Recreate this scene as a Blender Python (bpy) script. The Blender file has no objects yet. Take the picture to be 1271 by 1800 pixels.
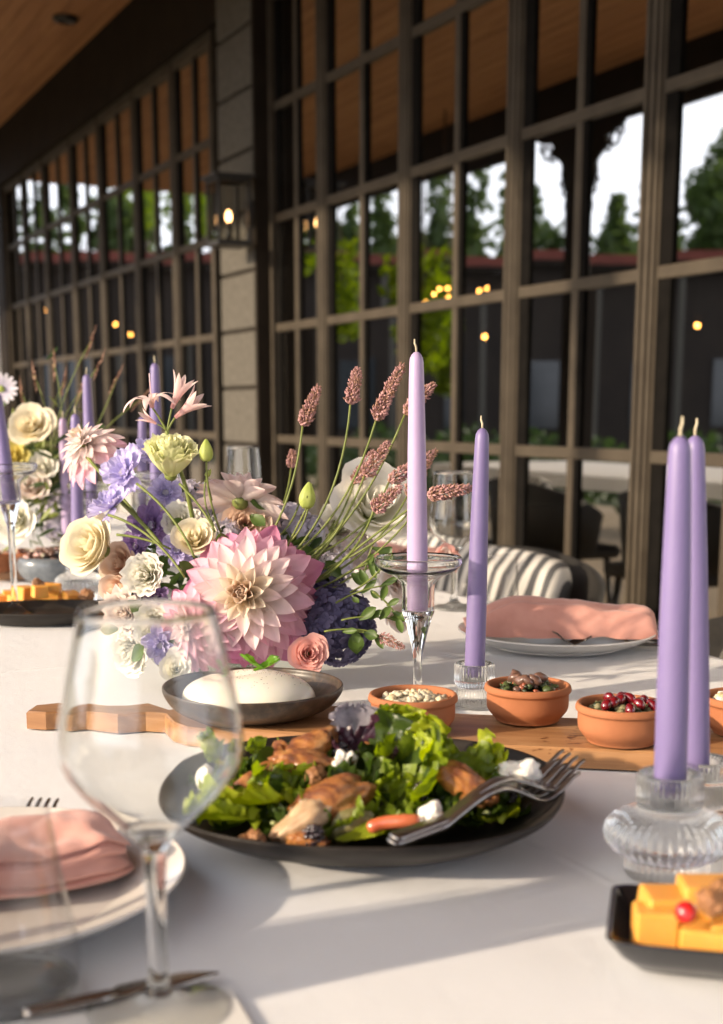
import bpy, math, random
from math import sin, cos, pi, sqrt, atan2, radians, exp
from mathutils import Vector, Matrix, Euler, noise
random.seed(7)
scene = bpy.context.scene
col = scene.collection

# ---------------------------------------------------------------- camera, sky, sun, exposure
F, PPX, PPY, HZ = 2300.0, 635.5, 1159.0, 722.0     # pixels of the 1271x1800 photograph
PITCH = math.atan((PPY - HZ) / F)
TZ = 0.75                                           # table top height
CZ = TZ + 0.305                                     # eye height
cp, sp = cos(PITCH), sin(PITCH)
cd = bpy.data.cameras.new('camera'); cam = bpy.data.objects.new('camera', cd); col.objects.link(cam)
cam.location = (0, 0, CZ); cam.rotation_euler = (pi / 2 - PITCH, 0, 0)
cd.sensor_fit = 'VERTICAL'; cd.sensor_height = 36; cd.sensor_width = 25.4
cd.lens = 36 * F / 1800; cd.shift_y = (PPY - 900) / 1800
cd.clip_start = .02; cd.clip_end = 900
cd.dof.use_dof = True; cd.dof.focus_distance = 1.31; cd.dof.aperture_fstop = 5.9
cd.dof.aperture_blades = 9
scene.camera = cam

SUN_EL = radians(18.3); SUN_AZ = Vector((-1, -.5)).normalized()   # direction towards the sun
w = bpy.data.worlds.new('World'); scene.world = w; w.use_nodes = True
nt = w.node_tree; bg = nt.nodes['Background']
sky = nt.nodes.new('ShaderNodeTexSky'); sky.sky_type = 'NISHITA'; sky.sun_disc = False
sky.sun_elevation = SUN_EL; sky.sun_rotation = atan2(SUN_AZ.x, SUN_AZ.y)
sky.dust_density = 6.0; sky.air_density = 1.0; sky.ozone_density = 1.0
# hazy evening sky: the band above the horizon is brightened and whitened all round, as thin cloud does
geo = nt.nodes.new('ShaderNodeTexCoord'); sep = nt.nodes.new('ShaderNodeSeparateXYZ'); nt.links.new(geo.outputs['Generated'], sep.inputs[0])
mr = nt.nodes.new('ShaderNodeMapRange'); nt.links.new(sep.outputs[2], mr.inputs[0]); mr.inputs['From Min'].default_value = 0.0; mr.inputs['From Max'].default_value = .55
mr.inputs['To Min'].default_value = 1.0; mr.inputs['To Max'].default_value = 0.30; mr.interpolation_type = 'SMOOTHSTEP'
cn = nt.nodes.new('ShaderNodeTexNoise'); cn.inputs['Scale'].default_value = 3.0; cn.inputs['Detail'].default_value = 5
mp_ = nt.nodes.new('ShaderNodeMapping'); mp_.inputs['Scale'].default_value = (1, 1, 4); nt.links.new(geo.outputs['Generated'], mp_.inputs[0]); nt.links.new(mp_.outputs[0], cn.inputs[0])
mr2 = nt.nodes.new('ShaderNodeMapRange'); nt.links.new(cn.outputs[0], mr2.inputs[0]); mr2.inputs['From Min'].default_value = .3; mr2.inputs['From Max'].default_value = .7; mr2.inputs['To Min'].default_value = .75; mr2.inputs['To Max'].default_value = 1.0
mu = nt.nodes.new('ShaderNodeMath'); mu.operation = 'MULTIPLY'; nt.links.new(mr.outputs[0], mu.inputs[0]); nt.links.new(mr2.outputs[0], mu.inputs[1])
mxs = nt.nodes.new('ShaderNodeMixRGB'); nt.links.new(mu.outputs[0], mxs.inputs[0]); nt.links.new(sky.outputs[0], mxs.inputs[1]); mxs.inputs[2].default_value = (14.0, 14.4, 16.0, 1)
nt.links.new(mxs.outputs[0], bg.inputs[0]); bg.inputs[1].default_value = 0.15
sd = bpy.data.lights.new('sun', 'SUN'); so = bpy.data.objects.new('sun', sd); col.objects.link(so)
sd.energy = 4.3; sd.angle = radians(1.1); sd.color = (1.0, .82, .61)
tosun = Vector((SUN_AZ.x * cos(SUN_EL), SUN_AZ.y * cos(SUN_EL), sin(SUN_EL)))
so.rotation_euler = tosun.to_track_quat('Z', 'Y').to_euler(); so.location = tosun * 30
vs = scene.view_settings; vs.view_transform = 'Standard'; vs.look = 'None'; vs.gamma = 1; vs.exposure = 0.5
try: vs.use_curve_mapping = False
except Exception: pass
cy = scene.cycles
cy.use_denoising = True
try: cy.denoiser = 'OPENIMAGEDENOISE'; cy.denoising_input_passes = 'RGB_ALBEDO_NORMAL'
except Exception: pass
cy.max_bounces = 10; cy.transmission_bounces = 9; cy.transparent_max_bounces = 24; cy.glossy_bounces = 5; cy.diffuse_bounces = 2
cy.sample_clamp_indirect = 6; cy.blur_glossy = .5

# ---------------------------------------------------------------- placing helpers
def ray(px, py):
    xc, yc = (px - PPX) / F, (py - PPY) / F
    return Vector((xc, cp - yc * sp, -sp - yc * cp))
def onz(px, py, h=0.0):                # point seen at a pixel, h metres above the table
    d = ray(px, py); t = (TZ + h - CZ) / d.z
    return Vector((0, 0, CZ)) + d * t
def atY(px, py, Y):                    # point seen at a pixel, Y metres ahead
    d = ray(px, py); return Vector((0, 0, CZ)) + d * (Y / d.y)
def ppm(px, py, Y):                    # pixels per metre there
    return F / (Y / ray(px, py).y)
U = Vector((-.4423, .8969, 0)); U.normalize()       # along the window wall, away from us
N = Vector((.8969, .4423, 0)); N.normalize()        # through the wall
DW = 2.5
WALLROT = atan2(U.y, U.x)
def tn(t, n, z=0): return U * t + N * n + Vector((0, 0, z))   # wall coordinates
def mirror(px, py, Yv):                # the real place of something seen reflected in the windows
    V = atY(px, py, Yv); k = V.dot(N) - DW
    return V - N * (2 * k)
def onN(px, py, n):
    d = ray(px, py); return Vector((0, 0, CZ)) + d * (n / d.dot(N))

# ---------------------------------------------------------------- objects
def props(o, label=None, cat=None, group=None, kind=None):
    if label: o['label'] = label
    if cat: o['category'] = cat
    if group: o['group'] = group
    if kind: o['kind'] = kind
    return o
def mk(name, verts, faces, mat, parent=None, smooth=True, loc=None, rot=None):
    me = bpy.data.meshes.new(name); me.from_pydata([tuple(v) for v in verts], [], faces); me.update()
    if smooth: me.polygons.foreach_set('use_smooth', [True] * len(me.polygons))
    if mat is not None:
        for m_ in (mat if isinstance(mat, (list, tuple)) else [mat]): me.materials.append(m_)
    return link(name, me, parent, loc, rot)
def link(name, me, parent=None, loc=None, rot=None):
    o = bpy.data.objects.new(name, me); col.objects.link(o)
    if parent: o.parent = parent
    if loc is not None: o.location = loc
    if rot is not None: o.rotation_euler = rot
    return o
def empty(name, loc=(0, 0, 0), rot=(0, 0, 0), label=None, cat=None, group=None):
    o = bpy.data.objects.new(name, None); col.objects.link(o); o.location = loc; o.rotation_euler = rot
    o.empty_display_size = .02
    return props(o, label, cat, group)
def orient(o, d, roll=0):              # local +Z along d
    q = Vector(d).normalized().to_track_quat('Z', 'Y')
    o.rotation_euler = (q.to_matrix() @ Matrix.Rotation(roll, 3, 'Z')).to_euler()
def copy_tree(o, parent=None):
    c = o.copy(); col.objects.link(c)
    if parent: c.parent = parent
    for ch in list(o.children): copy_tree(ch, c)
    return c
class MB:
    def __init__(s): s.v = []; s.f = []
    def add(s, v, f, M=None):
        b = len(s.v)
        s.v += [(M @ Vector(p)) if M is not None else Vector(p) for p in v]
        s.f += [tuple(i + b for i in q) for q in f]; return s
    def box(s, c, d, M=None, bev=0):
        x, y, z = [q / 2 for q in d]; cx, cy_, cz = c
        if bev:
            v = []; f = []
            b = bev
            for sx in (-1, 1):
                for sy in (-1, 1):
                    for sz in (-1, 1):
                        v += [(cx + sx * (x - b), cy_ + sy * (y - b), cz + sz * z), (cx + sx * (x - b), cy_ + sy * y, cz + sz * (z - b)), (cx + sx * x, cy_ + sy * (y - b), cz + sz * (z - b))]
            import bmesh
            bm = bmesh.new(); [bm.verts.new(p) for p in v]
            r = bmesh.ops.convex_hull(bm, input=bm.verts); bm.verts.index_update()
            bm.verts.ensure_lookup_table()
            vv = [p.co.copy() for p in bm.verts]; ff = [tuple(q.index for q in fc.verts) for fc in bm.faces]; bm.free()
            return s.add(vv, ff, M)
        v = [(cx + i * x, cy_ + j * y, cz + k * z) for i in (-1, 1) for j in (-1, 1) for k in (-1, 1)]
        return s.add(v, [(0, 1, 3, 2), (4, 6, 7, 5), (0, 4, 5, 1), (2, 3, 7, 6), (0, 2, 6, 4), (1, 5, 7, 3)], M)
    def tube(s, pts, rad, n=8, M=None, cap=True):
        v, f = tube(pts, rad, n, cap); return s.add(v, f, M)
    def mk(s, name, mat, parent=None, smooth=True, loc=None, rot=None):
        return mk(name, s.v, s.f, mat, parent, smooth, loc, rot)
def tube(pts, rad, n=8, cap=True):
    pts = [Vector(p) for p in pts]; m = len(pts)
    if not hasattr(rad, '__len__'): rad = [rad] * m
    v = []; f = []
    up = None
    for i in range(m):
        d = (pts[min(i + 1, m - 1)] - pts[max(i - 1, 0)])
        d = d.normalized() if d.length > 1e-9 else Vector((0, 0, 1))
        if up is None:
            up = Vector((0, 0, 1)) if abs(d.z) < .9 else Vector((1, 0, 0))
        a = (up - d * up.dot(d)).normalized(); up = a; b = d.cross(a)
        for k in range(n):
            t = 2 * pi * k / n; v.append(pts[i] + (a * cos(t) + b * sin(t)) * rad[i])
    for i in range(m - 1):
        for k in range(n):
            f.append((i * n + k, i * n + (k + 1) % n, (i + 1) * n + (k + 1) % n, (i + 1) * n + k))
    if cap:
        f.append(tuple(range(n - 1, -1, -1))); f.append(tuple((m - 1) * n + k for k in range(n)))
    return v, f
def curve(a, b, c, n=8):               # quadratic bezier
    a, b, c = Vector(a), Vector(b), Vector(c)
    return [a * (1 - t) ** 2 + b * 2 * t * (1 - t) + c * t * t for t in [i / (n - 1) for i in range(n)]]
def smooth_path(P, k=4):               # catmull-rom
    P = [Vector(p) for p in P]; out = []
    for i in range(len(P) - 1):
        p0, p1, p2, p3 = P[max(i - 1, 0)], P[i], P[i + 1], P[min(i + 2, len(P) - 1)]
        for j in range(k):
            t = j / k
            out.append(.5 * ((2 * p1) + (p2 - p0) * t + (2 * p0 - 5 * p1 + 4 * p2 - p3) * t * t + (3 * p1 - p0 - 3 * p2 + p3) * t ** 3))
    out.append(P[-1]); return out
def lathe(prof, seg=48, rib=None, sq=None):
    # prof: (r, z) or (r, z, ribweight) ; rib=(count, amplitude) ; sq(theta)->radius factor
    v = []; f = []; rings = []
    for p in prof:
        r, z = p[0], p[1]; wgt = p[2] if len(p) > 2 else 1
        if r < 1e-6: rings.append([len(v)]); v.append((0, 0, z)); continue
        ring = []
        for k in range(seg):
            t = 2 * pi * k / seg; rr = r
            if rib: rr = r * (1 + wgt * rib[1] * abs(cos(rib[0] * t / 2))) - r * wgt * rib[1] * .5
            if sq: rr *= sq(t)
            ring.append(len(v)); v.append((rr * cos(t), rr * sin(t), z))
        rings.append(ring)
    for a, b in zip(rings, rings[1:]):
        if len(a) == 1 and len(b) == 1: continue
        for k in range(seg):
            k2 = (k + 1) % seg
            if len(a) == 1: f.append((a[0], b[k2], b[k])[::-1])
            elif len(b) == 1: f.append((a[k], a[k2], b[0]))
            else: f.append((a[k], a[k2], b[k2], b[k]))
    return v, f
def smoothprof(P, k=4):
    q = smooth_path([Vector((p[0], 0, p[1])) for p in P], k)
    return [(max(0, a.x), a.z) for a in q]
_ico = {}
def ico(sub):
    if sub not in _ico:
        import bmesh
        bm = bmesh.new(); bmesh.ops.create_icosphere(bm, subdivisions=sub, radius=1)
        bm.verts.ensure_lookup_table()
        _ico[sub] = ([v.co.copy() for v in bm.verts], [tuple(v.index for v in f.verts) for f in bm.faces]); bm.free()
    return _ico[sub]
def blob(size, sub=3, amp=.15, freq=1.5, seed=0, amp2=0, freq2=6):
    v, f = ico(sub); out = []
    o = Vector((seed * 7.13, seed * 3.7, seed * 1.9))
    for p in v:
        k = 1 + amp * noise.noise(p * freq + o) + amp2 * noise.noise(p * freq2 + o)
        out.append(Vector((p.x * size[0], p.y * size[1], p.z * size[2])) * k)
    return out, f
# ---------------------------------------------------------------- materials
class M_:
    def __init__(s, name):
        s.m = bpy.data.materials.new(name); s.m.use_nodes = True; s.t = s.m.node_tree
        s.p = s.t.nodes['Principled BSDF']; s.out = s.t.nodes['Material Output']
    def n(s, t, **kw):
        x = s.t.nodes.new(t)
        for k, v in kw.items(): setattr(x, k, v)
        return x
    def l(s, a, b): s.t.links.new(a, b)
def setp(p, **kw):
    for k, v in kw.items():
        k = k.replace('_', ' ')
        if k in p.inputs: p.inputs[k].default_value = v
def c4(c): return (c[0], c[1], c[2], 1)
def ramp(M, fac, stops):
    r = M.n('ShaderNodeValToRGB'); cr = r.color_ramp
    while len(cr.elements) < len(stops): cr.elements.new(.5)
    for e, (p, c) in zip(cr.elements, stops): e.position = p; e.color = c4(c)
    M.l(fac, r.inputs[0]); return r.outputs[0]
def tex(M, scale=10, detail=4, rough=.55, coord='Object', stretch=None, dist=0):
    tc = M.n('ShaderNodeTexCoord'); src = tc.outputs[coord]
    if stretch:
        mp = M.n('ShaderNodeMapping'); mp.inputs['Scale'].default_value = stretch; M.l(src, mp.inputs[0]); src = mp.outputs[0]
    nz = M.n('ShaderNodeTexNoise'); nz.inputs['Scale'].default_value = scale; nz.inputs['Detail'].default_value = detail
    nz.inputs['Roughness'].default_value = rough; nz.inputs['Distortion'].default_value = dist
    M.l(src, nz.inputs[0]); return nz.outputs[0]
def bump(M, h, strength=.3, dist=.001, p=None):
    b = M.n('ShaderNodeBump'); b.inputs['Strength'].default_value = strength; b.inputs['Distance'].default_value = dist
    M.l(h, b.inputs['Height']); M.l(b.outputs[0], (p or M.p).inputs['Normal']); return b
def noisy(name, a, b, scale=20, rough=.6, bs=0, bd=.001, bscale=None, stretch=None, mid=None, spec=.5, metal=0, coat=0, sss=0, sssr=(.01, .005, .003), **kw):
    M = M_(name); nz = tex(M, scale, 5, .6, stretch=stretch)
    st = [(.3, a), (.7, b)] if mid is None else [(.25, a), (.5, mid), (.75, b)]
    M.l(ramp(M, nz, st), M.p.inputs['Base Color'])
    setp(M.p, Roughness=rough, Specular_IOR_Level=spec, Metallic=metal, Coat_Weight=coat, Coat_Roughness=.15)
    if sss: setp(M.p, Subsurface_Weight=sss, Subsurface_Radius=sssr, Subsurface_Scale=1.0)
    if bs: bump(M, tex(M, bscale or scale * 3, 5, .65, stretch=stretch), bs, bd)
    setp(M.p, **kw)
    return M.m
def petalmat(name, base, tip, mid=None, trans=.35, rough=.55, vein=.25):
    M = M_(name)
    tc = M.n('ShaderNodeTexCoord'); sx = M.n('ShaderNodeSeparateXYZ'); M.l(tc.outputs['Generated'], sx.inputs[0])
    nz = tex(M, 6, 3, coord='Generated', stretch=(.6, 5, 1))
    ad = M.n('ShaderNodeMath', operation='MULTIPLY_ADD'); M.l(nz, ad.inputs[0]); ad.inputs[1].default_value = vein; M.l(sx.outputs[0], ad.inputs[2])
    sb = M.n('ShaderNodeMath', operation='SUBTRACT'); M.l(ad.outputs[0], sb.inputs[0]); sb.inputs[1].default_value = vein * .5
    c = ramp(M, sb.outputs[0], [(.05, base), (.9, tip)] if mid is None else [(.05, base), (.5, mid), (.92, tip)])
    oi = M.n('ShaderNodeObjectInfo'); hs = M.n('ShaderNodeHueSaturation')
    mr = M.n('ShaderNodeMapRange'); M.l(oi.outputs['Random'], mr.inputs[0]); mr.inputs['To Min'].default_value = .86; mr.inputs['To Max'].default_value = 1.1
    M.l(mr.outputs[0], hs.inputs['Value']); M.l(c, hs.inputs['Color'])
    M.l(hs.outputs[0], M.p.inputs['Base Color']); setp(M.p, Roughness=rough, Specular_IOR_Level=.3)
    tr = M.n('ShaderNodeBsdfTranslucent'); M.l(hs.outputs[0], tr.inputs[0])
    bm_ = bump(M, tex(M, 14, 3, coord='Generated', stretch=(.4, 6, 1)), .35, .0012)
    mx = M.n('ShaderNodeMixShader'); mx.inputs[0].default_value = trans
    M.l(M.p.outputs[0], mx.inputs[1]); M.l(tr.outputs[0], mx.inputs[2]); M.l(mx.outputs[0], M.out.inputs[0])
    return M.m
def leafmat(name, a, b, trans=.35, rough=.45, scale=60, coord='Object'):
    M = M_(name); c = ramp(M, tex(M, scale, 4, coord=coord), [(.3, a), (.7, b)])
    M.l(c, M.p.inputs['Base Color']); setp(M.p, Roughness=rough, Specular_IOR_Level=.4)
    bump(M, tex(M, scale * 4, 3, coord=coord), .3, .001)
    tr = M.n('ShaderNodeBsdfTranslucent')
    hs = M.n('ShaderNodeHueSaturation'); M.l(c, hs.inputs['Color']); hs.inputs['Value'].default_value = 1.6; hs.inputs['Saturation'].default_value = 1.1
    M.l(hs.outputs[0], tr.inputs[0])
    mx = M.n('ShaderNodeMixShader'); mx.inputs[0].default_value = trans
    M.l(M.p.outputs[0], mx.inputs[1]); M.l(tr.outputs[0], mx.inputs[2]); M.l(mx.outputs[0], M.out.inputs[0])
    return M.m
def glass(name, tint=(1, 1, 1), rough=0, ior=1.45):
    M = M_(name); g = M.n('ShaderNodeBsdfGlass'); g.inputs['Color'].default_value = c4(tint)
    g.inputs['Roughness'].default_value = rough; g.inputs['IOR'].default_value = ior
    M.l(g.outputs[0], M.out.inputs[0]); return M.m
def thinglass(name, tint=(.97, .97, .97), facing=.12):
    M = M_(name); tr = M.n('ShaderNodeBsdfTransparent'); tr.inputs[0].default_value = c4(tint)
    gl = M.n('ShaderNodeBsdfGlossy'); gl.inputs['Roughness'].default_value = .01
    lw_ = M.n('ShaderNodeLayerWeight'); lw_.inputs[0].default_value = .5
    pw = M.n('ShaderNodeMath', operation='POWER'); M.l(lw_.outputs['Facing'], pw.inputs[0]); pw.inputs[1].default_value = 5
    fr = M.n('ShaderNodeMath', operation='MULTIPLY_ADD'); M.l(pw.outputs[0], fr.inputs[0]); fr.inputs[1].default_value = .8; fr.inputs[2].default_value = .045
    mx = M.n('ShaderNodeMixShader'); M.l(fr.outputs[0], mx.inputs[0]); M.l(tr.outputs[0], mx.inputs[1]); M.l(gl.outputs[0], mx.inputs[2])
    M.l(mx.outputs[0], M.out.inputs[0]); return M.m
def emis(name, c, s):
    M = M_(name); setp(M.p, Base_Color=c4((.02, .02, .02)), Emission_Color=c4(c), Emission_Strength=s); return M.m

G_clear = glass('clear_glass', (.985, .99, .985))
G_thin = thinglass('thin_blown_glass')
# white tablecloth
M = M_('white_linen')
nz = tex(M, 5, 4); M.l(ramp(M, nz, [(.3, (.74, .735, .74)), (.7, (.79, .785, .785))]), M.p.inputs['Base Color']); setp(M.p, Roughness=.85, Specular_IOR_Level=.15, Sheen_Weight=.15)
tc = M.n('ShaderNodeTexCoord'); w1 = M.n('ShaderNodeTexWave'); w1.inputs['Scale'].default_value = 350; w2 = M.n('ShaderNodeTexWave', bands_direction='Y'); w2.inputs['Scale'].default_value = 350
M.l(tc.outputs['Object'], w1.inputs[0]); M.l(tc.outputs['Object'], w2.inputs[0])
ad = M.n('ShaderNodeMath', operation='ADD'); M.l(w1.outputs[1], ad.inputs[0]); M.l(w2.outputs[1], ad.inputs[1])
b1 = bump(M, ad.outputs[0], .4, .0006)
b2 = M.n('ShaderNodeBump'); b2.inputs['Strength'].default_value = .35; b2.inputs['Distance'].default_value = .004
sx = M.n('ShaderNodeSeparateXYZ'); M.l(tc.outputs['Object'], sx.inputs[0]); hh = tex(M, 9, 5, .6, stretch=(1, 2.2, 1))
for q, per in ((0, .31), (1, .28)):   # ironed fold lines
    pg = M.n('ShaderNodeMath', operation='PINGPONG'); M.l(sx.outputs[q], pg.inputs[0]); pg.inputs[1].default_value = per
    mr_ = M.n('ShaderNodeMapRange'); M.l(pg.outputs[0], mr_.inputs[0]); mr_.inputs['From Max'].default_value = .006; mr_.inputs['To Min'].default_value = .55; mr_.inputs['To Max'].default_value = 0; mr_.interpolation_type = 'SMOOTHSTEP'
    a_ = M.n('ShaderNodeMath', operation='ADD'); M.l(mr_.outputs[0], a_.inputs[0]); M.l(hh, a_.inputs[1]); hh = a_.outputs[0]
M.l(hh, b2.inputs['Height']); M.l(b2.outputs[0], b1.inputs['Normal'])
LINEN = M.m
def clothmat(name, a, b):
    M = M_(name); M.l(ramp(M, tex(M, 30, 4), [(.3, a), (.7, b)]), M.p.inputs['Base Color']); setp(M.p, Roughness=.9, Specular_IOR_Level=.1, Sheen_Weight=.3)
    tc = M.n('ShaderNodeTexCoord'); w1 = M.n('ShaderNodeTexWave'); w1.inputs['Scale'].default_value = 420; w2 = M.n('ShaderNodeTexWave', bands_direction='Z'); w2.inputs['Scale'].default_value = 420
    M.l(tc.outputs['Object'], w1.inputs[0]); M.l(tc.outputs['Object'], w2.inputs[0])
    ad = M.n('ShaderNodeMath', operation='ADD'); M.l(w1.outputs[1], ad.inputs[0]); M.l(w2.outputs[1], ad.inputs[1])
    b1 = bump(M, ad.outputs[0], .3, .0004)
    return M.m
PINKCLOTH = clothmat('pink_linen', (.62, .29, .23), (.72, .37, .30))
def candlemat(name, c):
    return noisy(name, tuple(x * .93 for x in c), c, 14, .42, .35, .0012, 45, sss=.22, sssr=(.012, .008, .014), spec=.45)
WAX_L = candlemat('pale_lilac_wax', (.42, .32, .50))
WAX_V = candlemat('violet_wax', (.195, .155, .32))
WICK = noisy('wick_cotton', (.45, .38, .25), (.65, .58, .42), 400, .9)
TERRA = noisy('terracotta', (.32, .115, .048), (.40, .155, .07), 18, .75, .25, .0006, 220, spec=.25)
TERRA_IN = noisy('terracotta_glaze', (.40, .18, .06), (.55, .32, .14), 40, .25)
DARKCER = noisy('dark_stoneware', (.014, .011, .009), (.032, .025, .020), 60, .5, .2, .0006, 260, mid=(.022, .018, .015), spec=.3)
BROWNCER = noisy('brown_speckled_glaze', (.03, .021, .015), (.11, .07, .042), 120, .36, .15, .0006, 300, mid=(.05, .036, .026), spec=.35)
WHITECER = noisy('ivory_porcelain', (.70, .66, .61), (.74, .70, .65), 8, .22, spec=.5)
PORC2 = noisy('grey_white_porcelain', (.62, .58, .54), (.67, .63, .58), 8, .25)
STEEL = noisy('dark_steel', (.30, .27, .24), (.40, .36, .32), 30, .26, metal=1.0)
STEELD = noisy('gunmetal_steel', (.16, .145, .13), (.24, .22, .19), 30, .27, metal=1.0)
# wood board
def woodmat(name, a, b, c, rot=0, sc=1.0, rough=.45, spots=True):
    M = M_(name); tc = M.n('ShaderNodeTexCoord'); mp = M.n('ShaderNodeMapping'); mp.inputs['Rotation'].default_value = (0, 0, rot)
    mp.inputs['Scale'].default_value = (2.2 * sc, 26 * sc, 26 * sc); M.l(tc.outputs['Object'], mp.inputs[0])
    nz = M.n('ShaderNodeTexNoise'); nz.inputs['Scale'].default_value = 1.6; nz.inputs['Detail'].default_value = 8; nz.inputs['Roughness'].default_value = .62; nz.inputs['Distortion'].default_value = 1.2
    M.l(mp.outputs[0], nz.inputs[0]); cc = ramp(M, nz.outputs[0], [(.28, a), (.5, b), (.72, c)])
    if spots:
        mp2 = M.n('ShaderNodeMapping'); mp2.inputs['Scale'].default_value = (90, 160, 160); M.l(tc.outputs['Object'], mp2.inputs[0])
        n2 = M.n('ShaderNodeTexNoise'); n2.inputs['Scale'].default_value = 1; n2.inputs['Detail'].default_value = 2; M.l(mp2.outputs[0], n2.inputs[0])
        n3 = tex(M, 14, 2)
        ml = M.n('ShaderNodeMath', operation='MULTIPLY'); M.l(n2.outputs[0], ml.inputs[0]); M.l(n3, ml.inputs[1])
        f = ramp(M, ml.outputs[0], [(.40, (0, 0, 0)), (.45, (1, 1, 1))])
        mx = M.n('ShaderNodeMixRGB'); mx.blend_type = 'MULTIPLY'; mx.inputs[2].default_value = (.35, .25, .18, 1); M.l(f, mx.inputs[0]); M.l(cc, mx.inputs[1]); cc = mx.outputs[0]
    M.l(cc, M.p.inputs['Base Color']); setp(M.p, Roughness=rough)
    bump(M, nz.outputs[0], .3, .0012); return M.m
BOARD = woodmat('acacia_board', (.20, .09, .035), (.36, .18, .075), (.50, .28, .13))
PLANK = woodmat('soffit_wood', (.26, .115, .045), (.36, .17, .07), (.44, .23, .10), sc=.25, rough=.75, spots=False)
FRAME = noisy('taupe_window_paint', (.050, .040, .029), (.076, .062, .045), 9, .55, .1, .001, 60, spec=.15)
DARKPAINT = noisy('dark_brown_paint', (.016, .012, .009), (.024, .018, .013), 6, .7, spec=.08)
STONE = noisy('grey_stone_block', (.085, .078, .066), (.125, .115, .098), 30, .9, .5, .003, 90, spec=.05)
IRON = noisy('black_iron', (.015, .014, .013), (.03, .027, .024), 40, .45)
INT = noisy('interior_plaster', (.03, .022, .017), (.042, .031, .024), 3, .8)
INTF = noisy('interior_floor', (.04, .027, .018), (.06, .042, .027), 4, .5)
GROUND = noisy('sandy_ground', (.20, .145, .085), (.29, .215, .13), 1.3, .95, .6, .01, 40, mid=(.24, .18, .11))
WHITEPAINT = noisy('white_paint', (.70, .68, .64), (.78, .76, .72), 5, .5)
ROOFTILE = noisy('red_roof_tile', (.13, .035, .025), (.20, .055, .035), 2, .9)
GOLD = emis('warm_filament', (1.0, .40, .08), 45)
LAMP = emis('lantern_bulb', (1.0, .52, .2), 10)
# window glass : coated glazing, mostly a mirror at this angle, dark room behind
M = M_('coated_window_glass')
tr = M.n('ShaderNodeBsdfTransparent'); tr.inputs[0].default_value = (.42, .43, .40, 1)
gl = M.n('ShaderNodeBsdfGlossy'); gl.inputs['Roughness'].default_value = .012; gl.inputs[0].default_value = (.95, .95, .93, 1)
lw_ = M.n('ShaderNodeLayerWeight'); lw_.inputs[0].default_value = .5
pw = M.n('ShaderNodeMath', operation='POWER'); M.l(lw_.outputs['Facing'], pw.inputs[0]); pw.inputs[1].default_value = 4
fr = M.n('ShaderNodeMath', operation='MULTIPLY_ADD'); M.l(pw.outputs[0], fr.inputs[0]); fr.inputs[1].default_value = .45; fr.inputs[2].default_value = .56
mx = M.n('ShaderNodeMixShader'); M.l(fr.outputs[0], mx.inputs[0]); M.l(tr.outputs[0], mx.inputs[1]); M.l(gl.outputs[0], mx.inputs[2]); M.l(mx.outputs[0], M.out.inputs[0])
PANE = M.m
STEM = leafmat('flower_stem_green', (.13, .17, .035), (.24, .27, .07), .15, .5, 80)
LEAF = leafmat('leaf_green', (.05, .09, .02), (.11, .17, .04), .3, .45, 50)
LEAFD = leafmat('dark_leaf_green', (.03, .06, .02), (.06, .10, .03), .25, .45, 50)
TREEL = leafmat('tree_leaf', (.045, .075, .02), (.09, .13, .035), .35, .6, 2)
VINEL = leafmat('vine_leaf', (.08, .13, .01), (.17, .23, .025), .5, .5, 4)
BARK = noisy('bark', (.06, .045, .03), (.12, .09, .06), 8, .9, .5, .01, 30)
# ---------------------------------------------------------------- ground, window wall, veranda, interior
def grid(x0, x1, y0, y1, nx, ny, fn):
    v = [fn(x0 + (x1 - x0) * i / nx, y0 + (y1 - y0) * j / ny) for j in range(ny + 1) for i in range(nx + 1)]
    f = [(j * (nx + 1) + i, j * (nx + 1) + i + 1, (j + 1) * (nx + 1) + i + 1, (j + 1) * (nx + 1) + i) for j in range(ny) for i in range(nx)]
    return v, f
v, f = grid(-300, 300, -300, 300, 60, 60, lambda x, y: (x, y, 0))
props(mk('ground', v, f, GROUND), kind='structure')

v, f = grid(-290, 290, -290, 290, 40, 40, lambda x, y: (x, y, 0))
lw = MB().box((0, 0, 0), (500, 250, .006)).mk('added_lawn', leafmat('added_lawn_grass', (.035, .05, .015), (.07, .085, .03), .1, .9, 3), None, False, loc=tn(0, -129.5, .004), rot=(0, 0, WALLROT)); props(lw, kind='structure')  # dark grass sheet added beyond the terrace to lower light bounced onto the ceiling
STRIP_SHADE = noisy('black_strip_shade', (.005, .0045, .004), (.009, .008, .007), 20, .8, spec=.05)  # near-black colour standing for shade and reflection beside the frame bars
def tpx(px, n=DW): return onN(px, 500, n).dot(U)
posts_r = [tpx(1142) - .757 * k for k in (4, 3, 2, 1)] + [tpx(1142), tpx(903), tpx(714), tpx(570)]
END_R = tpx(481); START_L = tpx(386)
posts_l = [tpx(p) for p in (313, 246, 184, 134, 86, 49)]; END_L = tpx(18)
ROWS = [0.42, .92, 1.445, 1.948, 2.445]
TOP = 2.97; CEIL = 3.42; EAVE = 3.03
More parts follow.
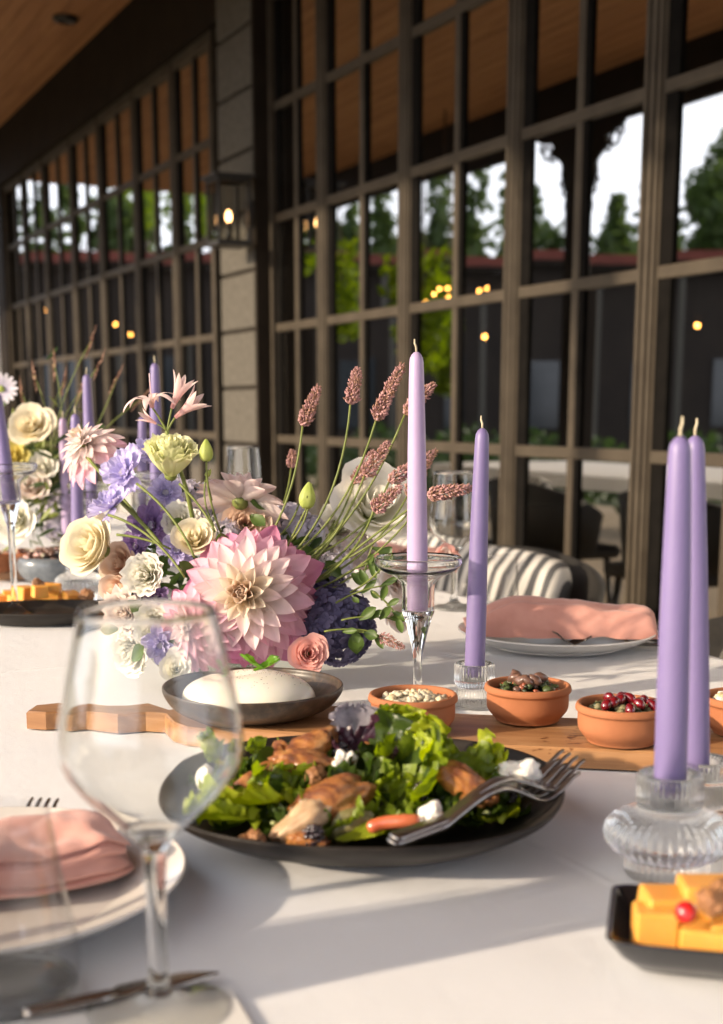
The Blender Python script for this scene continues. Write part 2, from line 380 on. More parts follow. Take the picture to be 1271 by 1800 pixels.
def wall_thing(name, label, t0, t1, posts):
    o = empty(name, N * DW, (0, 0, WALLROT), label, 'window wall', 'steel-framed window walls of the restaurant')
    def bx(nm, a, b, z0, z1, y0, y1, ridges=False):
        m = MB().box(((a + b) / 2, (y0 + y1) / 2, (z0 + z1) / 2), (b - a, y1 - y0, z1 - z0), bev=.003)
        if ridges:
            c = (a + b) / 2
            for k in (-.030, -.0, .030): m.box((c + k, y1 + .004, (z0 + z1) / 2), (.017 if k else .022, .0122, z1 - z0 - .002), bev=.003)
        return m.mk(nm, FRAME, o, smooth=False)
    edges = [t0] + posts + [t1]
    for p in posts: bx('frame_post', p - .046, p + .046, 0, TOP, -.026, .010, True)
    for k, (p, sgn) in enumerate(((t0, 1), (t1, -1))):
        a, b = sorted((p, p + sgn * .045)); bx('frame_post', a, b, 0, TOP, -.03, .028)
    for a, b in zip(edges, edges[1:]):
        a += .046 if a != t0 else .045; b -= .046 if b != t1 else .045
        m = (a + b) / 2
        wide = b - a > .42
        cuts = [a, m, b] if wide else [a, b]
        bx('kick_panel', a, b, .04, .2, -.02, .012)
        bx('transom', a, b, TOP - .06, TOP, -.03, .02)
        for z in ROWS: bx('transom', a, b, z - .019, z + .019, -.02, .010)
        MB().box((b - .026, -.0005, TOP / 2 + .07), (.052, .007, TOP - .28)).mk('shade_strip', STRIP_SHADE, o, False)  # dark strip standing for the unlit side of the post
        if wide: MB().box((m - .030, -.0005, TOP / 2 + .07), (.026, .0066, TOP - .28)).mk('shade_strip', STRIP_SHADE, o, False)  # dark strip standing for the bar's back mirrored in the glass
        if wide: bx('glazing_bar', m - .018, m + .018, .2, TOP - .06, -.017, .0075)
        zs = [.2] + ROWS + [TOP - .06]
        for z0, z1 in zip(zs, zs[1:]):
            for c0, c1 in zip(cuts, cuts[1:]):
                e = .0 + .0016 * random.uniform(-1, 1); g = .0016 * random.uniform(-1, 1)
                x0, x1 = c0 + .004, c1 - .004
                vv = [(x0, -.006 + e, z0), (x1, -.006 - e, z0), (x1, -.006 - e + g, z1), (x0, -.006 + e + g, z1)]
                mk('glass_pane', vv, [(0, 1, 2, 3)], PANE, o, smooth=False)
    return o
wr = wall_thing('window_wall', 'tall taupe grid of window panes to the right of the stone pillar', posts_r[0] - .75, END_R, posts_r)
wl = wall_thing('window_wall', 'farther taupe window grid to the left of the stone pillar', START_L, END_L, posts_l)
def wbox(name, t0, t1, n0, n1, z0, z1, mat, **kw):
    o = MB().box((0, 0, 0), (t1 - t0, abs(n1 - n0), z1 - z0)).mk(name, mat, None, smooth=False, loc=tn((t0 + t1) / 2, (n0 + n1) / 2, (z0 + z1) / 2), rot=(0, 0, WALLROT))
    return props(o, **kw)
# header over the windows, end pier
wbox('header_beam', posts_r[0] - .75, END_L + .4, DW - .06, DW + .2, TOP, CEIL + .1, DARKPAINT, kind='structure')
o = wbox('corner_pier', END_L, END_L + .35, DW - .05, DW + .2, 0, TOP, DARKPAINT, label='dark narrow pier at the far left end of the window wall', cat='pier')
# interior shell
t0, t1 = posts_r[0] - .75, END_L + .3
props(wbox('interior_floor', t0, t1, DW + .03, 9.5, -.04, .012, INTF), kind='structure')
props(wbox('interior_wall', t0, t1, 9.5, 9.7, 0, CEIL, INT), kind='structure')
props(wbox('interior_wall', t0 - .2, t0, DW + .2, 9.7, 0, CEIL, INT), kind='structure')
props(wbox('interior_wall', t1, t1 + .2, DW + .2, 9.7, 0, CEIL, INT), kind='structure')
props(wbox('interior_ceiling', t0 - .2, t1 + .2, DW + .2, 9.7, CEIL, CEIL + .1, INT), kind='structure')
# stone pilaster between the two window sections
pt0, pt1 = tpx(447, 2.4), tpx(388, 2.4)
pil = empty('stone_pillar', N * 2.4, (0, 0, WALLROT), 'pale grey stone block pillar between the two window walls', 'pillar')
MB().box(((pt0 + pt1) / 2, -.14, CEIL / 2), (pt1 - pt0 - .02, .25, CEIL)).mk('core', DARKPAINT, pil, False)
z = -.22 + .027
zj = [.89 + .2755 * k for k in range(-3, 11)]
zj = [0] + [q for q in zj if q > .03] + [CEIL]
for a, b in zip(zj, zj[1:]):
    MB().box(((pt0 + pt1) / 2, -.06, (a + b) / 2), (pt1 - pt0, .12, b - a - .016), bev=.007).mk('stone_block', STONE, pil, False)
MB().box((pt0 - .09, -.19, CEIL / 2), (.16, .10, CEIL)).mk('side_return', DARKPAINT, pil, False)
MB().box((pt0 - .013, -.066, CEIL / 2), (.022, .128, CEIL)).mk('side_shade', DARKPAINT, pil, False)  # dark sheet standing for shade on the pillar's side face
# wall lantern on the pillar
lc = tn(tpx(404, 2.28), 2.28, 0); lz0, lz1 = 1.825, 2.115
lan = empty('wall_lantern', lc + Vector((0, 0, lz0)), (0, 0, WALLROT), 'black box lantern with a lit bulb fixed on the stone pillar', 'wall lamp')
hgt = lz1 - lz0; b = .075
m = MB()
for sx in (-1, 1):
    for sy in (-1, 1): m.box((sx * b, sy * b, hgt / 2), (.014, .014, hgt))
for zz in (0.007, hgt - .007):
    for s in (-1, 1): m.box((s * b, 0, zz), (.013, 2 * b, .013)); m.box((0, s * b, zz), (2 * b, .013, .0135))
m.mk('frame', IRON, lan, False)
MB().box((0, 0, hgt + .008), (2 * b + .05, 2 * b + .05, .014)).mk('roof', IRON, lan, False)
MB().box((0, 0, -.004), (2 * b + .02, 2 * b + .02, .012)).mk('base', IRON, lan, False)
MB().box((0, -.105, hgt / 2), (.05, .04, .12)).mk('wall_bracket', IRON, lan, False)
MB().tube([(0, 0, 0), (0, 0, .10)], .016, 12).mk('candle_sleeve', IRON, lan)
vv, ff = lathe([(0, .10), (.010, .104), (.015, .12), (.013, .135), (.005, .152), (0, .155)], 16); mk('bulb', vv, ff, LAMP, lan)
THINP = thinglass('lantern_pane', (.9, .9, .88))
for s in (-1, 1): MB().box((s * (b), 0, hgt / 2), (.003, 2 * b - .02, hgt - .03)).mk('pane', THINP, lan, False)
MB().box((0, b, hgt / 2), (2 * b - .02, .003, hgt - .03)).mk('pane', THINP, lan, False)

# wooden veranda roof: planks run along the wall
NE = -.84
roof = empty('veranda_roof', (0, 0, 0), (0, 0, WALLROT), 'brown wooden plank ceiling of the veranda over the table', 'ceiling')
T0, T1 = -7, 14.5; pw = .12; k = 0; n_ = DW
while n_ > NE + .02:
    MB().box(((T0 + T1) / 2, -(n_ - pw / 2), CEIL + .012), (T1 - T0, pw - .007, .024)).mk('ceiling_plank', PLANK, roof, False); n_ -= pw
MB().box(((T0 + T1) / 2, -(NE + DW) / 2, CEIL + .12), (T1 - T0, DW - NE, .19)).mk('deck', DARKPAINT, roof, False)
MB().box(((T0 + T1) / 2, -NE + .03, (EAVE + CEIL) / 2 + .1), (T1 - T0, .06, CEIL - EAVE + .2)).mk('fascia', DARKPAINT, roof, False)
MB().box((T0 + .03, -(NE + DW) / 2, (EAVE + CEIL) / 2 + .1), (.06, DW - NE - .1, CEIL - EAVE + .2)).mk('fascia', DARKPAINT, roof, False)
wbox('sky_block_wall', -6.2, -6.0, -3.0, DW, 0, CEIL, DARKPAINT, kind='structure')  # unseen dark wall added at the right end to cut ambient light
# small dark recessed light
d_ = ray(115, 30); tt = (CEIL - CZ) / d_.z; dl = Vector((0, 0, CZ)) + d_ * tt
vv, ff = lathe([(0, -.03), (.055, -.03), (.075, -.022), (.08, 0), (0, 0)], 24)
o = mk('ceiling_light', vv, ff, IRON, loc=dl); props(o, 'small round dark spotlight set in the plank ceiling, top left', 'ceiling light')
# veranda posts with curved brackets
def bracket(M=None):
    m = MB(); pts = []
    # S-shaped bracket outline in local x (away from post), z (down from beam)
    outer = [(0, -.95), (.03, -.93), (.045, -.86), (.03, -.80), (.05, -.72), (.085, -.62), (.07, -.55), (.09, -.46), (.14, -.36), (.13, -.28), (.20, -.22), (.28, -.17), (.27, -.10), (.36, -.07), (.46, -.05), (.50, 0)]
    op = smooth_path([(a, 0, b_) for a, b_ in [(a * .85, b_ * .85) for a, b_ in outer]], 3)
    vv = []; ff = []
    for p in op:
        for y in (-.02, .02):
            vv.append((0 if p.x < 1e-6 else max(0, p.x - .30) * .0, y, p.z)); vv.append((p.x + .001, y, p.z))
    for i in range(len(op) - 1):
        a = i * 4; b_ = a + 4
        ff += [(a, a + 1, b_ + 1, b_), (a + 2, b_ + 2, b_ + 3, a + 3), (a + 1, a + 3, b_ + 3, b_ + 1)]
    m.add(vv, ff)
    def ring(cx, cz, r, tube_r=.014):
        pts = [(cx + r * cos(2 * pi * k / 16), 0, cz + r * sin(2 * pi * k / 16)) for k in range(17)]
        m.tube(pts, tube_r, 6, cap=False)
    ring(.32, -.12, .045, .011); ring(.25, -.17, .025, .009); ring(.39, -.08, .025, .009); ring(.10, -.42, .025, .009); ring(.13, -.36, .02, .009)
    return m
brme = None
for k, t in enumerate((-1.18, 3.42, 8.02, 12.62)):
    lab = ('brown veranda post nearest the foreground, out on the terrace edge', 'brown veranda post with scrolled bracket mirrored in the right-hand windows')[0 if k == 1 else 1]
    p = empty('veranda_post', tn(t, NE + .06, 0), (0, 0, WALLROT), 'brown wooden veranda post with scrolled brackets, ' + ('behind the viewer', 'left of the picture', 'mirrored between the two right-hand scrolls', 'farthest along the terrace edge')[k], 'post', 'veranda posts along the terrace edge')
    MB().box((0, 0, EAVE / 2), (.13, .13, EAVE), bev=.008).mk('shaft', DARKPAINT, p, False)
    MB().box((0, 0, .12), (.19, .19, .24), bev=.01).mk('plinth', DARKPAINT, p, False)
    for s in (0, pi):
        m = bracket()
        b_ = m.mk('bracket', DARKPAINT, p, False, loc=(.06 * cos(s), 0, EAVE - .02), rot=(0, 0, s))

# ---- garden on the open side: seen only mirrored in the glass
def leafcloud(name, parent, mat, spots, count, size, seed):
    r = random.Random(seed); vv = []; ff = []
    for _ in range(count):
        c, rad = r.choice(spots) if not isinstance(spots[0][1], tuple) else r.choice(spots)
        d = Vector((r.gauss(0, 1), r.gauss(0, 1), r.gauss(0, 1))).normalized() * (r.random() ** .45)
        p = Vector(c) + Vector((d.x * rad[0], d.y * rad[1], d.z * rad[2]))
        a = Vector((r.uniform(-1, 1), r.uniform(-1, 1), r.uniform(-1, 1))).normalized(); b_ = a.orthogonal().normalized(); s = size * r.uniform(.5, 1.3)
        i = len(vv); vv += [p - a * s, p + b_ * s * .5, p + a * s, p - b_ * s * .5 + a * s * .2]; ff.append((i, i + 1, i + 2, i + 3))
    return mk(name, vv, ff, mat, parent, smooth=False)
def tree(px, ytop, Yv, wpx, kind, seed, label, dens=1.0, place=''):
    base = mirror(px, 500, Yv); base.z = 0
    label = '%s green tree mirrored near %s' % ('pointed' if kind == 'poplar' else 'rounded', place)
    ztop = atY(px, ytop, Yv).z; wd = wpx / ppm(px, ytop, Yv) / 2
    r = random.Random(seed)
    o = empty('tree', base, (0, 0, 0), label, 'tree', 'trees of the garden mirrored in the windows')
    m = MB().tube([(0, 0, 0), (.1, 0, ztop * .35), (0, .1, ztop * .8)], [ztop * .03, ztop * .022, ztop * .006], 7)
    for k in range(6):
        a = r.uniform(0, 6.28); z0 = ztop * r.uniform(.25, .6); m.tube([(0, 0, z0), (cos(a) * wd * .6, sin(a) * wd * .6, z0 + ztop * .18)], [ztop * .012, .01], 5)
    m.mk('trunk', BARK, o)
    spots = []
    if kind == 'poplar':
        for k in range(10):
            z_ = ztop * (.15 + .83 * k / 9); s = 1.5 * wd * (1 - .75 * abs(k / 9 - .35) ** 1.1)
            a = r.uniform(0, 6.28); spots.append(((cos(a) * wd * .55 * (1 - k / 14), sin(a) * wd * .55 * (1 - k / 14), z_), (s * r.uniform(.25, .6), s * r.uniform(.25, .6), ztop * r.uniform(.07, .15))))
    else:
        for k in range(16):
            z_ = ztop * r.uniform(.3, .86); s = wd * r.uniform(.3, .5)
            a = r.uniform(0, 6.28); q = wd * r.uniform(.1, .8) * (1.15 - abs(z_ / ztop - .5)); spots.append(((cos(a) * q, sin(a) * q, z_), (s, s, s * .8)))
        spots.append(((0, 0, ztop * .9), (wd * .3, wd * .3, ztop * .1)))
    spots += [((0, 0, ztop * .52), (wd * (1.25 if kind == 'poplar' else .95), wd * (1.25 if kind == 'poplar' else .95), ztop * .44))] * (4 if kind == 'poplar' else 2)
    leafcloud('crown', o, TREEL, spots, int(1.35 * (650 if kind == 'poplar' else 1000) * dens), .24, seed)
    return o
PLC = ['the tip of the pale lilac taper', 'the hanging chandelier bulbs', 'the post left of the short violet taper', 'the light bulb right of the lilac taper', 'the left scroll bracket', 'the mirrored veranda post', 'the right scroll bracket', 'the upper right picture edge, largest of all', 'a spot beyond the right picture edge', 'the post above the longest flower spike',
 'the pane over the second flower spike', 'the pane over the leftmost tall flower spike', 'the dark edge right of the stone pillar', 'the lit wall lantern', 'the pane over the tallest background taper', 'the pane left of the pink lily', 'the pane over the drooping dahlia', 'the pane above the leftmost glowing bulb', 'the far left window end', 'the left picture edge']
TL = 'leafy green tree beyond the low red-roofed building, mirrored in the windows'
for k, (px, yt, w_, kind, dn) in enumerate([(765, 285, 80, 'poplar', .8), (830, 305, 90, 'poplar', .8), (880, 330, 70, 'poplar', .7), (945, 335, 90, 'poplar', .8), (985, 345, 70, 'poplar', .7),
        (1050, 350, 60, 'poplar', .6), (1115, 330, 120, 'round', 1.3), (1222, 235, 230, 'round', 3.4), (1395, 250, 200, 'round', 2.0), (700, 300, 90, 'poplar', .8),
        (640, 340, 90, 'round', .8), (545, 330, 100, 'round', 1.2), (455, 300, 120, 'round', 1.3), (370, 300, 110, 'round', 1.6), (290, 280, 110, 'round', 1.6),
        (215, 290, 100, 'round', 1.4), (150, 280, 100, 'round', 1.4), (90, 280, 90, 'round', 1.3), (35, 290, 90, 'round', 1.2), (-50, 280, 110, 'round', 1.2)]):
    tree(px, yt, 44 + (k % 3) * 4, w_, kind, 100 + k, TL, dn, PLC[k])
for k, (px, yt, w_) in enumerate([(800, 372, 150), (905, 385, 150), (1010, 380, 150), (1110, 378, 120), (715, 375, 140), (600, 380, 160)]):
    tree(px, yt, 52, w_, 'round', 150 + k, TL, .9, ('the base of the left pointed trees', 'the base of the middle pointed trees', 'the base under the scroll brackets', 'the roofline left of the big tree', 'the roofline left of the lilac taper', 'the roofline over the tall flower spikes')[k])
# long low building with red tiled roof
A_ = mirror(1500, 500, 32); B_ = mirror(-80, 500, 32); A_.z = B_.z = 0
dirb = (B_ - A_).normalized(); L_ = (B_ - A_).length; perp = Vector((-dirb.y, dirb.x, 0))
toward = -A_; 
if perp.dot(toward) < 0: perp = -perp
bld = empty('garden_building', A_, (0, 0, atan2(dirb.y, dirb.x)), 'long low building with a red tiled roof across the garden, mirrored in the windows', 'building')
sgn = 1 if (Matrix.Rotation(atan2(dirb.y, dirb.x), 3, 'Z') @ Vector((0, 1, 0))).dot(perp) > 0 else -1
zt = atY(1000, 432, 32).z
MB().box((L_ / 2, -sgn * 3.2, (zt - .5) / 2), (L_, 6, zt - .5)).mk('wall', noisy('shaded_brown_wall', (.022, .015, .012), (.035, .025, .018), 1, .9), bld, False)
m = MB(); nrow = 4
for k in range(nrow):
    y0 = .2 - k * .55; z0 = zt - .42 + k * .11
    m.box((L_ / 2, sgn * (y0 - .3) , z0 + .06), (L_ + 1, .6, .07))
m.mk('tile_course', ROOFTILE, bld, False)
MB().box((L_ / 2, sgn * .45, zt - .50), (L_ + 1, .12, .12)).mk('gutter', DARKPAINT, bld, False)
for k in range(9):
    x = L_ * (k + .5) / 9
    MB().box((x, sgn * .3, (zt - .55) / 2), (.13, .13, zt - .55)).mk('column', STONE, bld, False)
    MB().box((x + .9, -sgn * .17, 1.5), (1.0, .08, 1.6)).mk('window', noisy('dark_pane', (.03, .035, .04), (.05, .055, .06), 2, .1) if k == 0 else bpy.data.materials['dark_pane'], bld, False)
# low hedge / flowering border across the terrace
for k, (px, Yv) in enumerate([(1240, 12), (1010, 14), (830, 15), (680, 16), (500, 18)]):
    b_ = mirror(px, 600, Yv); b_.z = 0
    leafcloud('shrub', None, LEAFD, [((0, 0, .45), (.8, .8, .45))], 700, .07, 300 + k)
    o = bpy.context.scene.collection.objects[-1]; o.location = b_; props(o, 'dark leafy shrub mirrored low in the glass ' + ('at the right picture edge', 'above the striped cushion', 'right of the pale lilac taper', 'behind the tall flower spikes', 'just right of the stone pillar')[k], 'shrub', 'garden shrubs across the terrace')
# hanging vines on the veranda edge (yellow green, sunlit)
for k, (px, y0, y1, Yv, w_) in enumerate([(612, 430, 590, 12.5, .32), (745, 450, 640, 9.6, .30), (500, 430, 480, 15, .35), (790, 545, 690, 10.5, .25), (470, 340, 430, 16, .4), (350, 330, 410, 20, .5), (268, 330, 400, 22, .5)]):
    b_ = mirror(px, (y0 + y1) / 2, Yv); z0 = atY(px, y1, Yv).z; z1 = atY(px, y0, Yv).z
    o = empty('hanging_vine', (b_.x, b_.y, z0), (0, 0, 0), 'yellow-green leafy vine mirrored ' + ('above the second flower spike', 'just left of the pale lilac taper, longest of all', 'right of the stone pillar, high up', 'right of the pale lilac taper', 'behind the dark pillar edge', 'beside the lit lantern', 'above the tallest background taper')[k], 'vine', 'vines hanging at the veranda edge')
    MB().tube([(0, 0, 0), (.03, 0, (z1 - z0) * .5), (0, .02, 3.3 - z0)], .008, 5).mk('vine_stem', BARK, o)
    leafcloud('foliage', o, VINEL, [((0, 0, (z1 - z0) * q), (w_ * (.5 + .5 * q), w_ * (.5 + .5 * q), (z1 - z0) * .16)) for q in (.1, .3, .5, .7, .9)], 420, .05, 400 + k)
# pendant bulbs inside
def pendant(px, py, n, lab, grp):
    p = onN(px, py, n)
    o = empty('pendant_bulb', p, (0, 0, 0), lab, 'pendant lamp', grp)
    vv, ff = ico(2); mk('bulb', [q * .014 for q in vv], ff, GOLD, o)
    MB().tube([(0, 0, .03), (0, 0, .075)], .014, 8).mk('socket', IRON, o)
    MB().tube([(0, 0, .075), (0, 0, CEIL - p.z)], .003, 5).mk('cord', IRON, o)
pendant(852, 592, 4.2, 'single glowing pendant bulb behind the glass, right of the tallest lilac candle', None)
pendant(83, 546, 2.75, 'glowing bulb behind the far windows, leftmost of three', None)
pendant(203, 570, 2.9, 'glowing bulb behind the far windows, middle of three', None)
pendant(230, 588, 3.0, 'glowing bulb behind the far windows, lowest of three', None)
pendant(1226, 572, 4.6, 'faint glowing bulb behind the right-hand window, above the two near candles', None)
cpx = [(748, 531), (763, 517), (773, 508), (787, 507), (788, 523), (808, 511), (806, 520), (842, 511), (855, 507), (843, 518)]
cc_ = onN(800, 516, 4.4)
ch = empty('chandelier', cc_, (0, 0, 0), 'ring chandelier of small warm bulbs inside, left of the tallest lilac candle tip', 'chandelier')
pts = []
for px, py in cpx:
    q = onN(px, py, 4.4 + random.uniform(-.15, .15)) - cc_; pts.append(q)
    vv, ff = ico(1); mk('bulb', [a * .013 for a in vv], ff, GOLD, ch, loc=q)
MB().tube([(.32 * cos(a * pi / 12), .32 * sin(a * pi / 12), .05) for a in range(25)], .008, 6, cap=False).mk('ring', IRON, ch)
MB().tube([(0, 0, .05), (0, 0, CEIL - cc_.z)], .006, 6).mk('cord', IRON, ch)
# pale post beyond the end of the wall (left edge of the picture)
pp = atY(2, 600, 12.4)
MB().box((0, 0, 1.15), (.09, .09, 2.3), bev=.01).mk('garden_post', WHITEPAINT, None, False, loc=(pp.x, pp.y, 0))
props(bpy.data.objects['garden_post'], 'pale upright post past the far end of the window wall, left picture edge', 'post')
# ---------------------------------------------------------------- the long table
TN0, TN1 = -.10, 1.118; TT0, TT1 = -1.4, 7.0
tb = empty('dining_table', tn((TT0 + TT1) / 2, (TN0 + TN1) / 2, 0), (0, 0, WALLROT), 'long banquet table hidden under the white cloth', 'table')
MB().box((0, 0, TZ - .03), (TT1 - TT0 - .04, TN1 - TN0 - .03, .04)).mk('tabletop', DARKPAINT, tb, False)
for sx in (-1, -.33, .33, 1):
    for s in (-1, 1): MB().box((sx * (TT1 - TT0 - .4) / 2, s * .45, (TZ - .05) / 2), (.06, .06, TZ - .05)).mk('leg', DARKPAINT, tb, False)
def clothpt(a, b):   # a along, b across (local of table: y = -n)
    hl, hw = (TT1 - TT0) / 2, (TN1 - TN0) / 2
    z = TZ; x, y = a, b
    P = Vector((a, b, 0))
    z += .0012 * noise.noise(P * 3.1) * 1 - .0004
    r_ = .012
    for (c, h, ax) in ((a, hl, 0), (b, hw, 1)):
        over = abs(c) - h
        if over > 0:
            z -= over; e = h + .006 + .018 * min(1, over / .2) * sin((b if ax == 0 else a) * 21 + 2 * noise.noise(P * 2)) * .6
            if ax == 0: x = math.copysign(e, c)
            else: y = math.copysign(e, c)
    return (x, y, z)
xs = [-(TT1 - TT0) / 2 - .07 + i * .035 for i in range(int((TT1 - TT0 + .14) / .035) + 2)]
ys = [-(TN1 - TN0) / 2 - .07 + i * .035 for i in range(int((TN1 - TN0 + .14) / .035) + 2)]
hl, hw = (TT1 - TT0) / 2, (TN1 - TN0) / 2
def snap(L, h):
    L = [q for q in L if abs(abs(q) - h) > .012] + [-h, h, -h - .012, h + .012, -h + .01, h - .01]; return sorted(L)
xs = snap(xs, hl); ys = snap(ys, hw); nx = len(xs)
vv = [clothpt(a, b) for b in ys for a in xs]
ff = [(j * nx + i, j * nx + i + 1, (j + 1) * nx + i + 1, (j + 1) * nx + i) for j in range(len(ys) - 1) for i in range(nx - 1)]
cl = mk('tablecloth', vv, ff, LINEN, None, True, loc=tn((TT0 + TT1) / 2, (TN0 + TN1) / 2, 0), rot=(0, 0, WALLROT))
props(cl, 'white linen tablecloth spread over the long table', 'tablecloth')
def T(x, y, h=0): return Vector((x, y, TZ + h + .001))
def P0(px, py, h=0): p = onz(px, py, h); return Vector((p.x, p.y, TZ + h + .001))

# ---------------------------------------------------------------- candles and holders
def candle(base, length, dia, mat, label, lean=(0, 0), wick=(0.002, 0.001), group=None):
    o = empty('taper_candle', base, (lean[0], lean[1], 0), label, 'candle', group)
    r = dia / 2; L = length; v_, f_ = lathe([(0, 0), (r * .97, 0), (r, .002), (r * .97, L * .3), (r * .87, L * .6), (r * .74, L * .85), (r * .66, L * .955), (r * .60, L * .972), (r * .44, L * .985), (r * .24, L * .993), (0, L * .996)], 40)
    mk('wax', v_, f_, mat, o)
    x, y = wick
    wk = MB().tube([(0, 0, L * .99), (x * .2, 0, L + .003), (x * .9, y, L + .007), (x, y, L + .011)], [.0011, .0011, .001, .0007], 6).mk('wick', WICK, o)
    return o
def stick_holder(base, ztop, label, rs=1.0, mat=None, group=None):
    # tall clear glass stick with a wide saucer
    o = empty('glass_candlestick', base, (0, 0, 0), label, 'candle holder', group)
    Z = ztop; R = .0445 * rs
    outer = smoothprof([(0.030, .0015), (.0375, .003), (.036, .0055), (.020, .010), (.0075, .018), (.0048, .03), (.0052, Z - .105), (.0085, Z - .085), (.0135, Z - .066), (.0165, Z - .058)], 4)
    outer += smoothprof([(.0168, Z - .056), (.0168, Z - .034), (.0185, Z - .026), (.026, Z - .0195), (.037, Z - .0145), (R, Z - .0075), (R + .0006, Z - .003), (R - .001, Z)], 4)
    inner = smoothprof([(R - .003, Z - .0015), (R - .0022, Z - .007), (.036, Z - .0122), (.026, Z - .0165), (.0168, Z - .024), (.0142, Z - .032), (.0138, Z - .054)], 4)
    prof = [(0, .0015)] + outer + inner + [(.0134, Z - .0555), (0, Z - .0555)]
    v_, f_ = lathe(prof, 64); mk('glass_body', v_, f_, mat or G_clear, o)
    return o
def ribbed_small(base, label, sc=1.0, group=None):
    o = empty('ribbed_glass_holder', base, (0, 0, 0), label, 'candle holder', group)
    p = [(0, .001, 0), (.0195, .001, 1), (.0208, .004, 1), (.0205, .010, 1), (.0175, .0175, 1), (.0165, .0205, 1), (.0195, .0235, 1), (.0208, .027, 1), (.0208, .0435, 1), (.0202, .0455, .3), (.0190, .0462, 0), (.0175, .0455, 0), (.0120, .0445, 0), (.0114, .0430, 0), (.0114, .0285, 0), (0, .0285, 0)]
    v_, f_ = lathe([(a * sc, b * sc, c) for a, b, c in p], 216, rib=(36, .045)); mk('glass_body', v_, f_, G_clear, o, True); return o
def ribbed_disc(base, label, zs=1.0, rs=1.0, group=None):
    o = empty('ribbed_glass_holder', base, (0, 0, 0), label, 'candle holder', group)
    p = [(0, .001, 0), (.026, .001, .5), (.0275, .003, 1), (.0272, .012, 1), (.029, .0150, 1), (.036, .0185, 1), (.0405, .024, 1), (.0418, .029, 1), (.0405, .034, .9), (.036, .0395, .6), (.028, .0435, .4), (.0222, .0455, .3), (.0205, .0475, .6), (.0213, .051, 1), (.0215, .0665, 1), (.0208, .0695, .2), (.0195, .0705, 0), (.0175, .0698, 0), (.0128, .0685, 0), (.0118, .0665, 0), (.0118, .0495, 0), (0, .0495, 0)]
    v_, f_ = lathe([(a * rs, b * zs, c) for a, b, c in p], 240, rib=(40, .05)); mk('glass_body', v_, f_, G_clear, o, True); return o

b = T(onz(733, 1243).x, 1.33); stick_holder(b, .158, 'tall clear glass candlestick with a wide saucer, behind the first clay bowl')
Zc = .158 - .055
xm = atY(734, 1085, 1.33).x
cb = Vector((xm, 1.33, TZ + Zc)); top = atY(732, 618, 1.331); cc = candle(cb, (top - cb).length / .996, .0215, WAX_L, 'pale lilac taper candle standing in the tall glass candlestick', (0, 0), (.003, -.001)); orient(cc, top - cb)
def candle_to(base, tx, ty, dia, mat, label, wick):
    top = atY(tx, ty, base.y + .001); c = candle(base, (top - base).length / .996, dia, mat, label, (0, 0), wick); orient(c, top - base); return c
hb = P0(833, 1243); ribbed_small(hb, 'small ribbed glass holder between the first two clay bowls')
candle_to(hb + Vector((0, 0, .0290)), 848, 752, .0212, WAX_V, 'violet taper candle in the small ribbed holder between two clay bowls', (.002, .001))
hb = P0(1171, 1540); ribbed_disc(hb, 'broad ribbed glass holder with a disc waist, nearest the cheese dish')
candle_to(hb + Vector((0, 0, .0500)), 1196, 766, .0215, WAX_V, 'nearest violet taper candle, front one of the right-hand pair', (-.0005, .001))
b2 = T(atY(1232, 1400, .955).x, .955); ribbed_disc(b2, 'ribbed glass holder half hidden behind the nearest one', .66)
candle_to(b2 + Vector((-.0045, 0, .0330)), 1222, 765, .0205, WAX_V, 'violet taper candle just behind the nearest one, right edge', (.0018, .001))

# background candles (left) : px of top, px of bottom, distance
def bgcandle(tx, ty, bx, by, Y, mat, label, holder, hl):
    top = atY(tx, ty, Y); bot = atY(bx, by, Y); L = (top - bot).length
    base = bot.copy()
    c = candle(base, L, .0215, mat, label)
    orient(c, top - bot)
    if holder == 'stick': stick_holder(Vector((bot.x, Y, TZ + .001)), max(.13, bot.z - TZ + .056), hl, .95, G_thin if Y > 2.6 else None)
    elif holder == 'disc': ribbed_disc(Vector((bot.x, Y, TZ + .001)), hl, (bot.z - TZ) / .0495, .95)
bgcandle(132, 726, 139, 1002, 2.1, WAX_V, 'violet taper in a ribbed holder behind the orange cheese dish', 'disc', 'ribbed glass holder behind the orange cheese dish at left')
bgcandle(110, 733, 121, 985, 2.45, WAX_L, 'pinkish lilac taper just left of the violet one at the far left dishes', 'disc', 'ribbed glass holder farther back at left, mostly hidden')
bgcandle(152, 657, 163, 905, 2.35, WAX_V, 'violet taper rising behind the drooping pale pink dahlia', 'stick', 'tall glass candlestick behind the lavender blooms')
bgcandle(272, 637, 276, 890, 2.2, WAX_V, 'tallest violet background taper, right behind the curled pink lily', 'stick', 'tall glass candlestick behind the pink lily')
bgcandle(250, 732, 252, 905, 2.5, WAX_V, 'short violet background taper just left of the tallest one', 'disc', 'ribbed glass holder deep behind the flowers')
bgcandle(-6, 690, 17, 882, 1.95, WAX_V, 'violet taper leaning at the left picture edge', 'stick', 'tall glass candlestick with saucer at the left picture edge')

# ---------------------------------------------------------------- board, bowls
A = onz(47, 1246, .018); 
bang = atan2(-.22, 1)
bc = onz(800, 1281, .018)
brd = empty('serving_board', (bc.x, bc.y, TZ + .001), (0, 0, bang), 'long wooden serving board with a wavy handle at its left end', 'serving board')
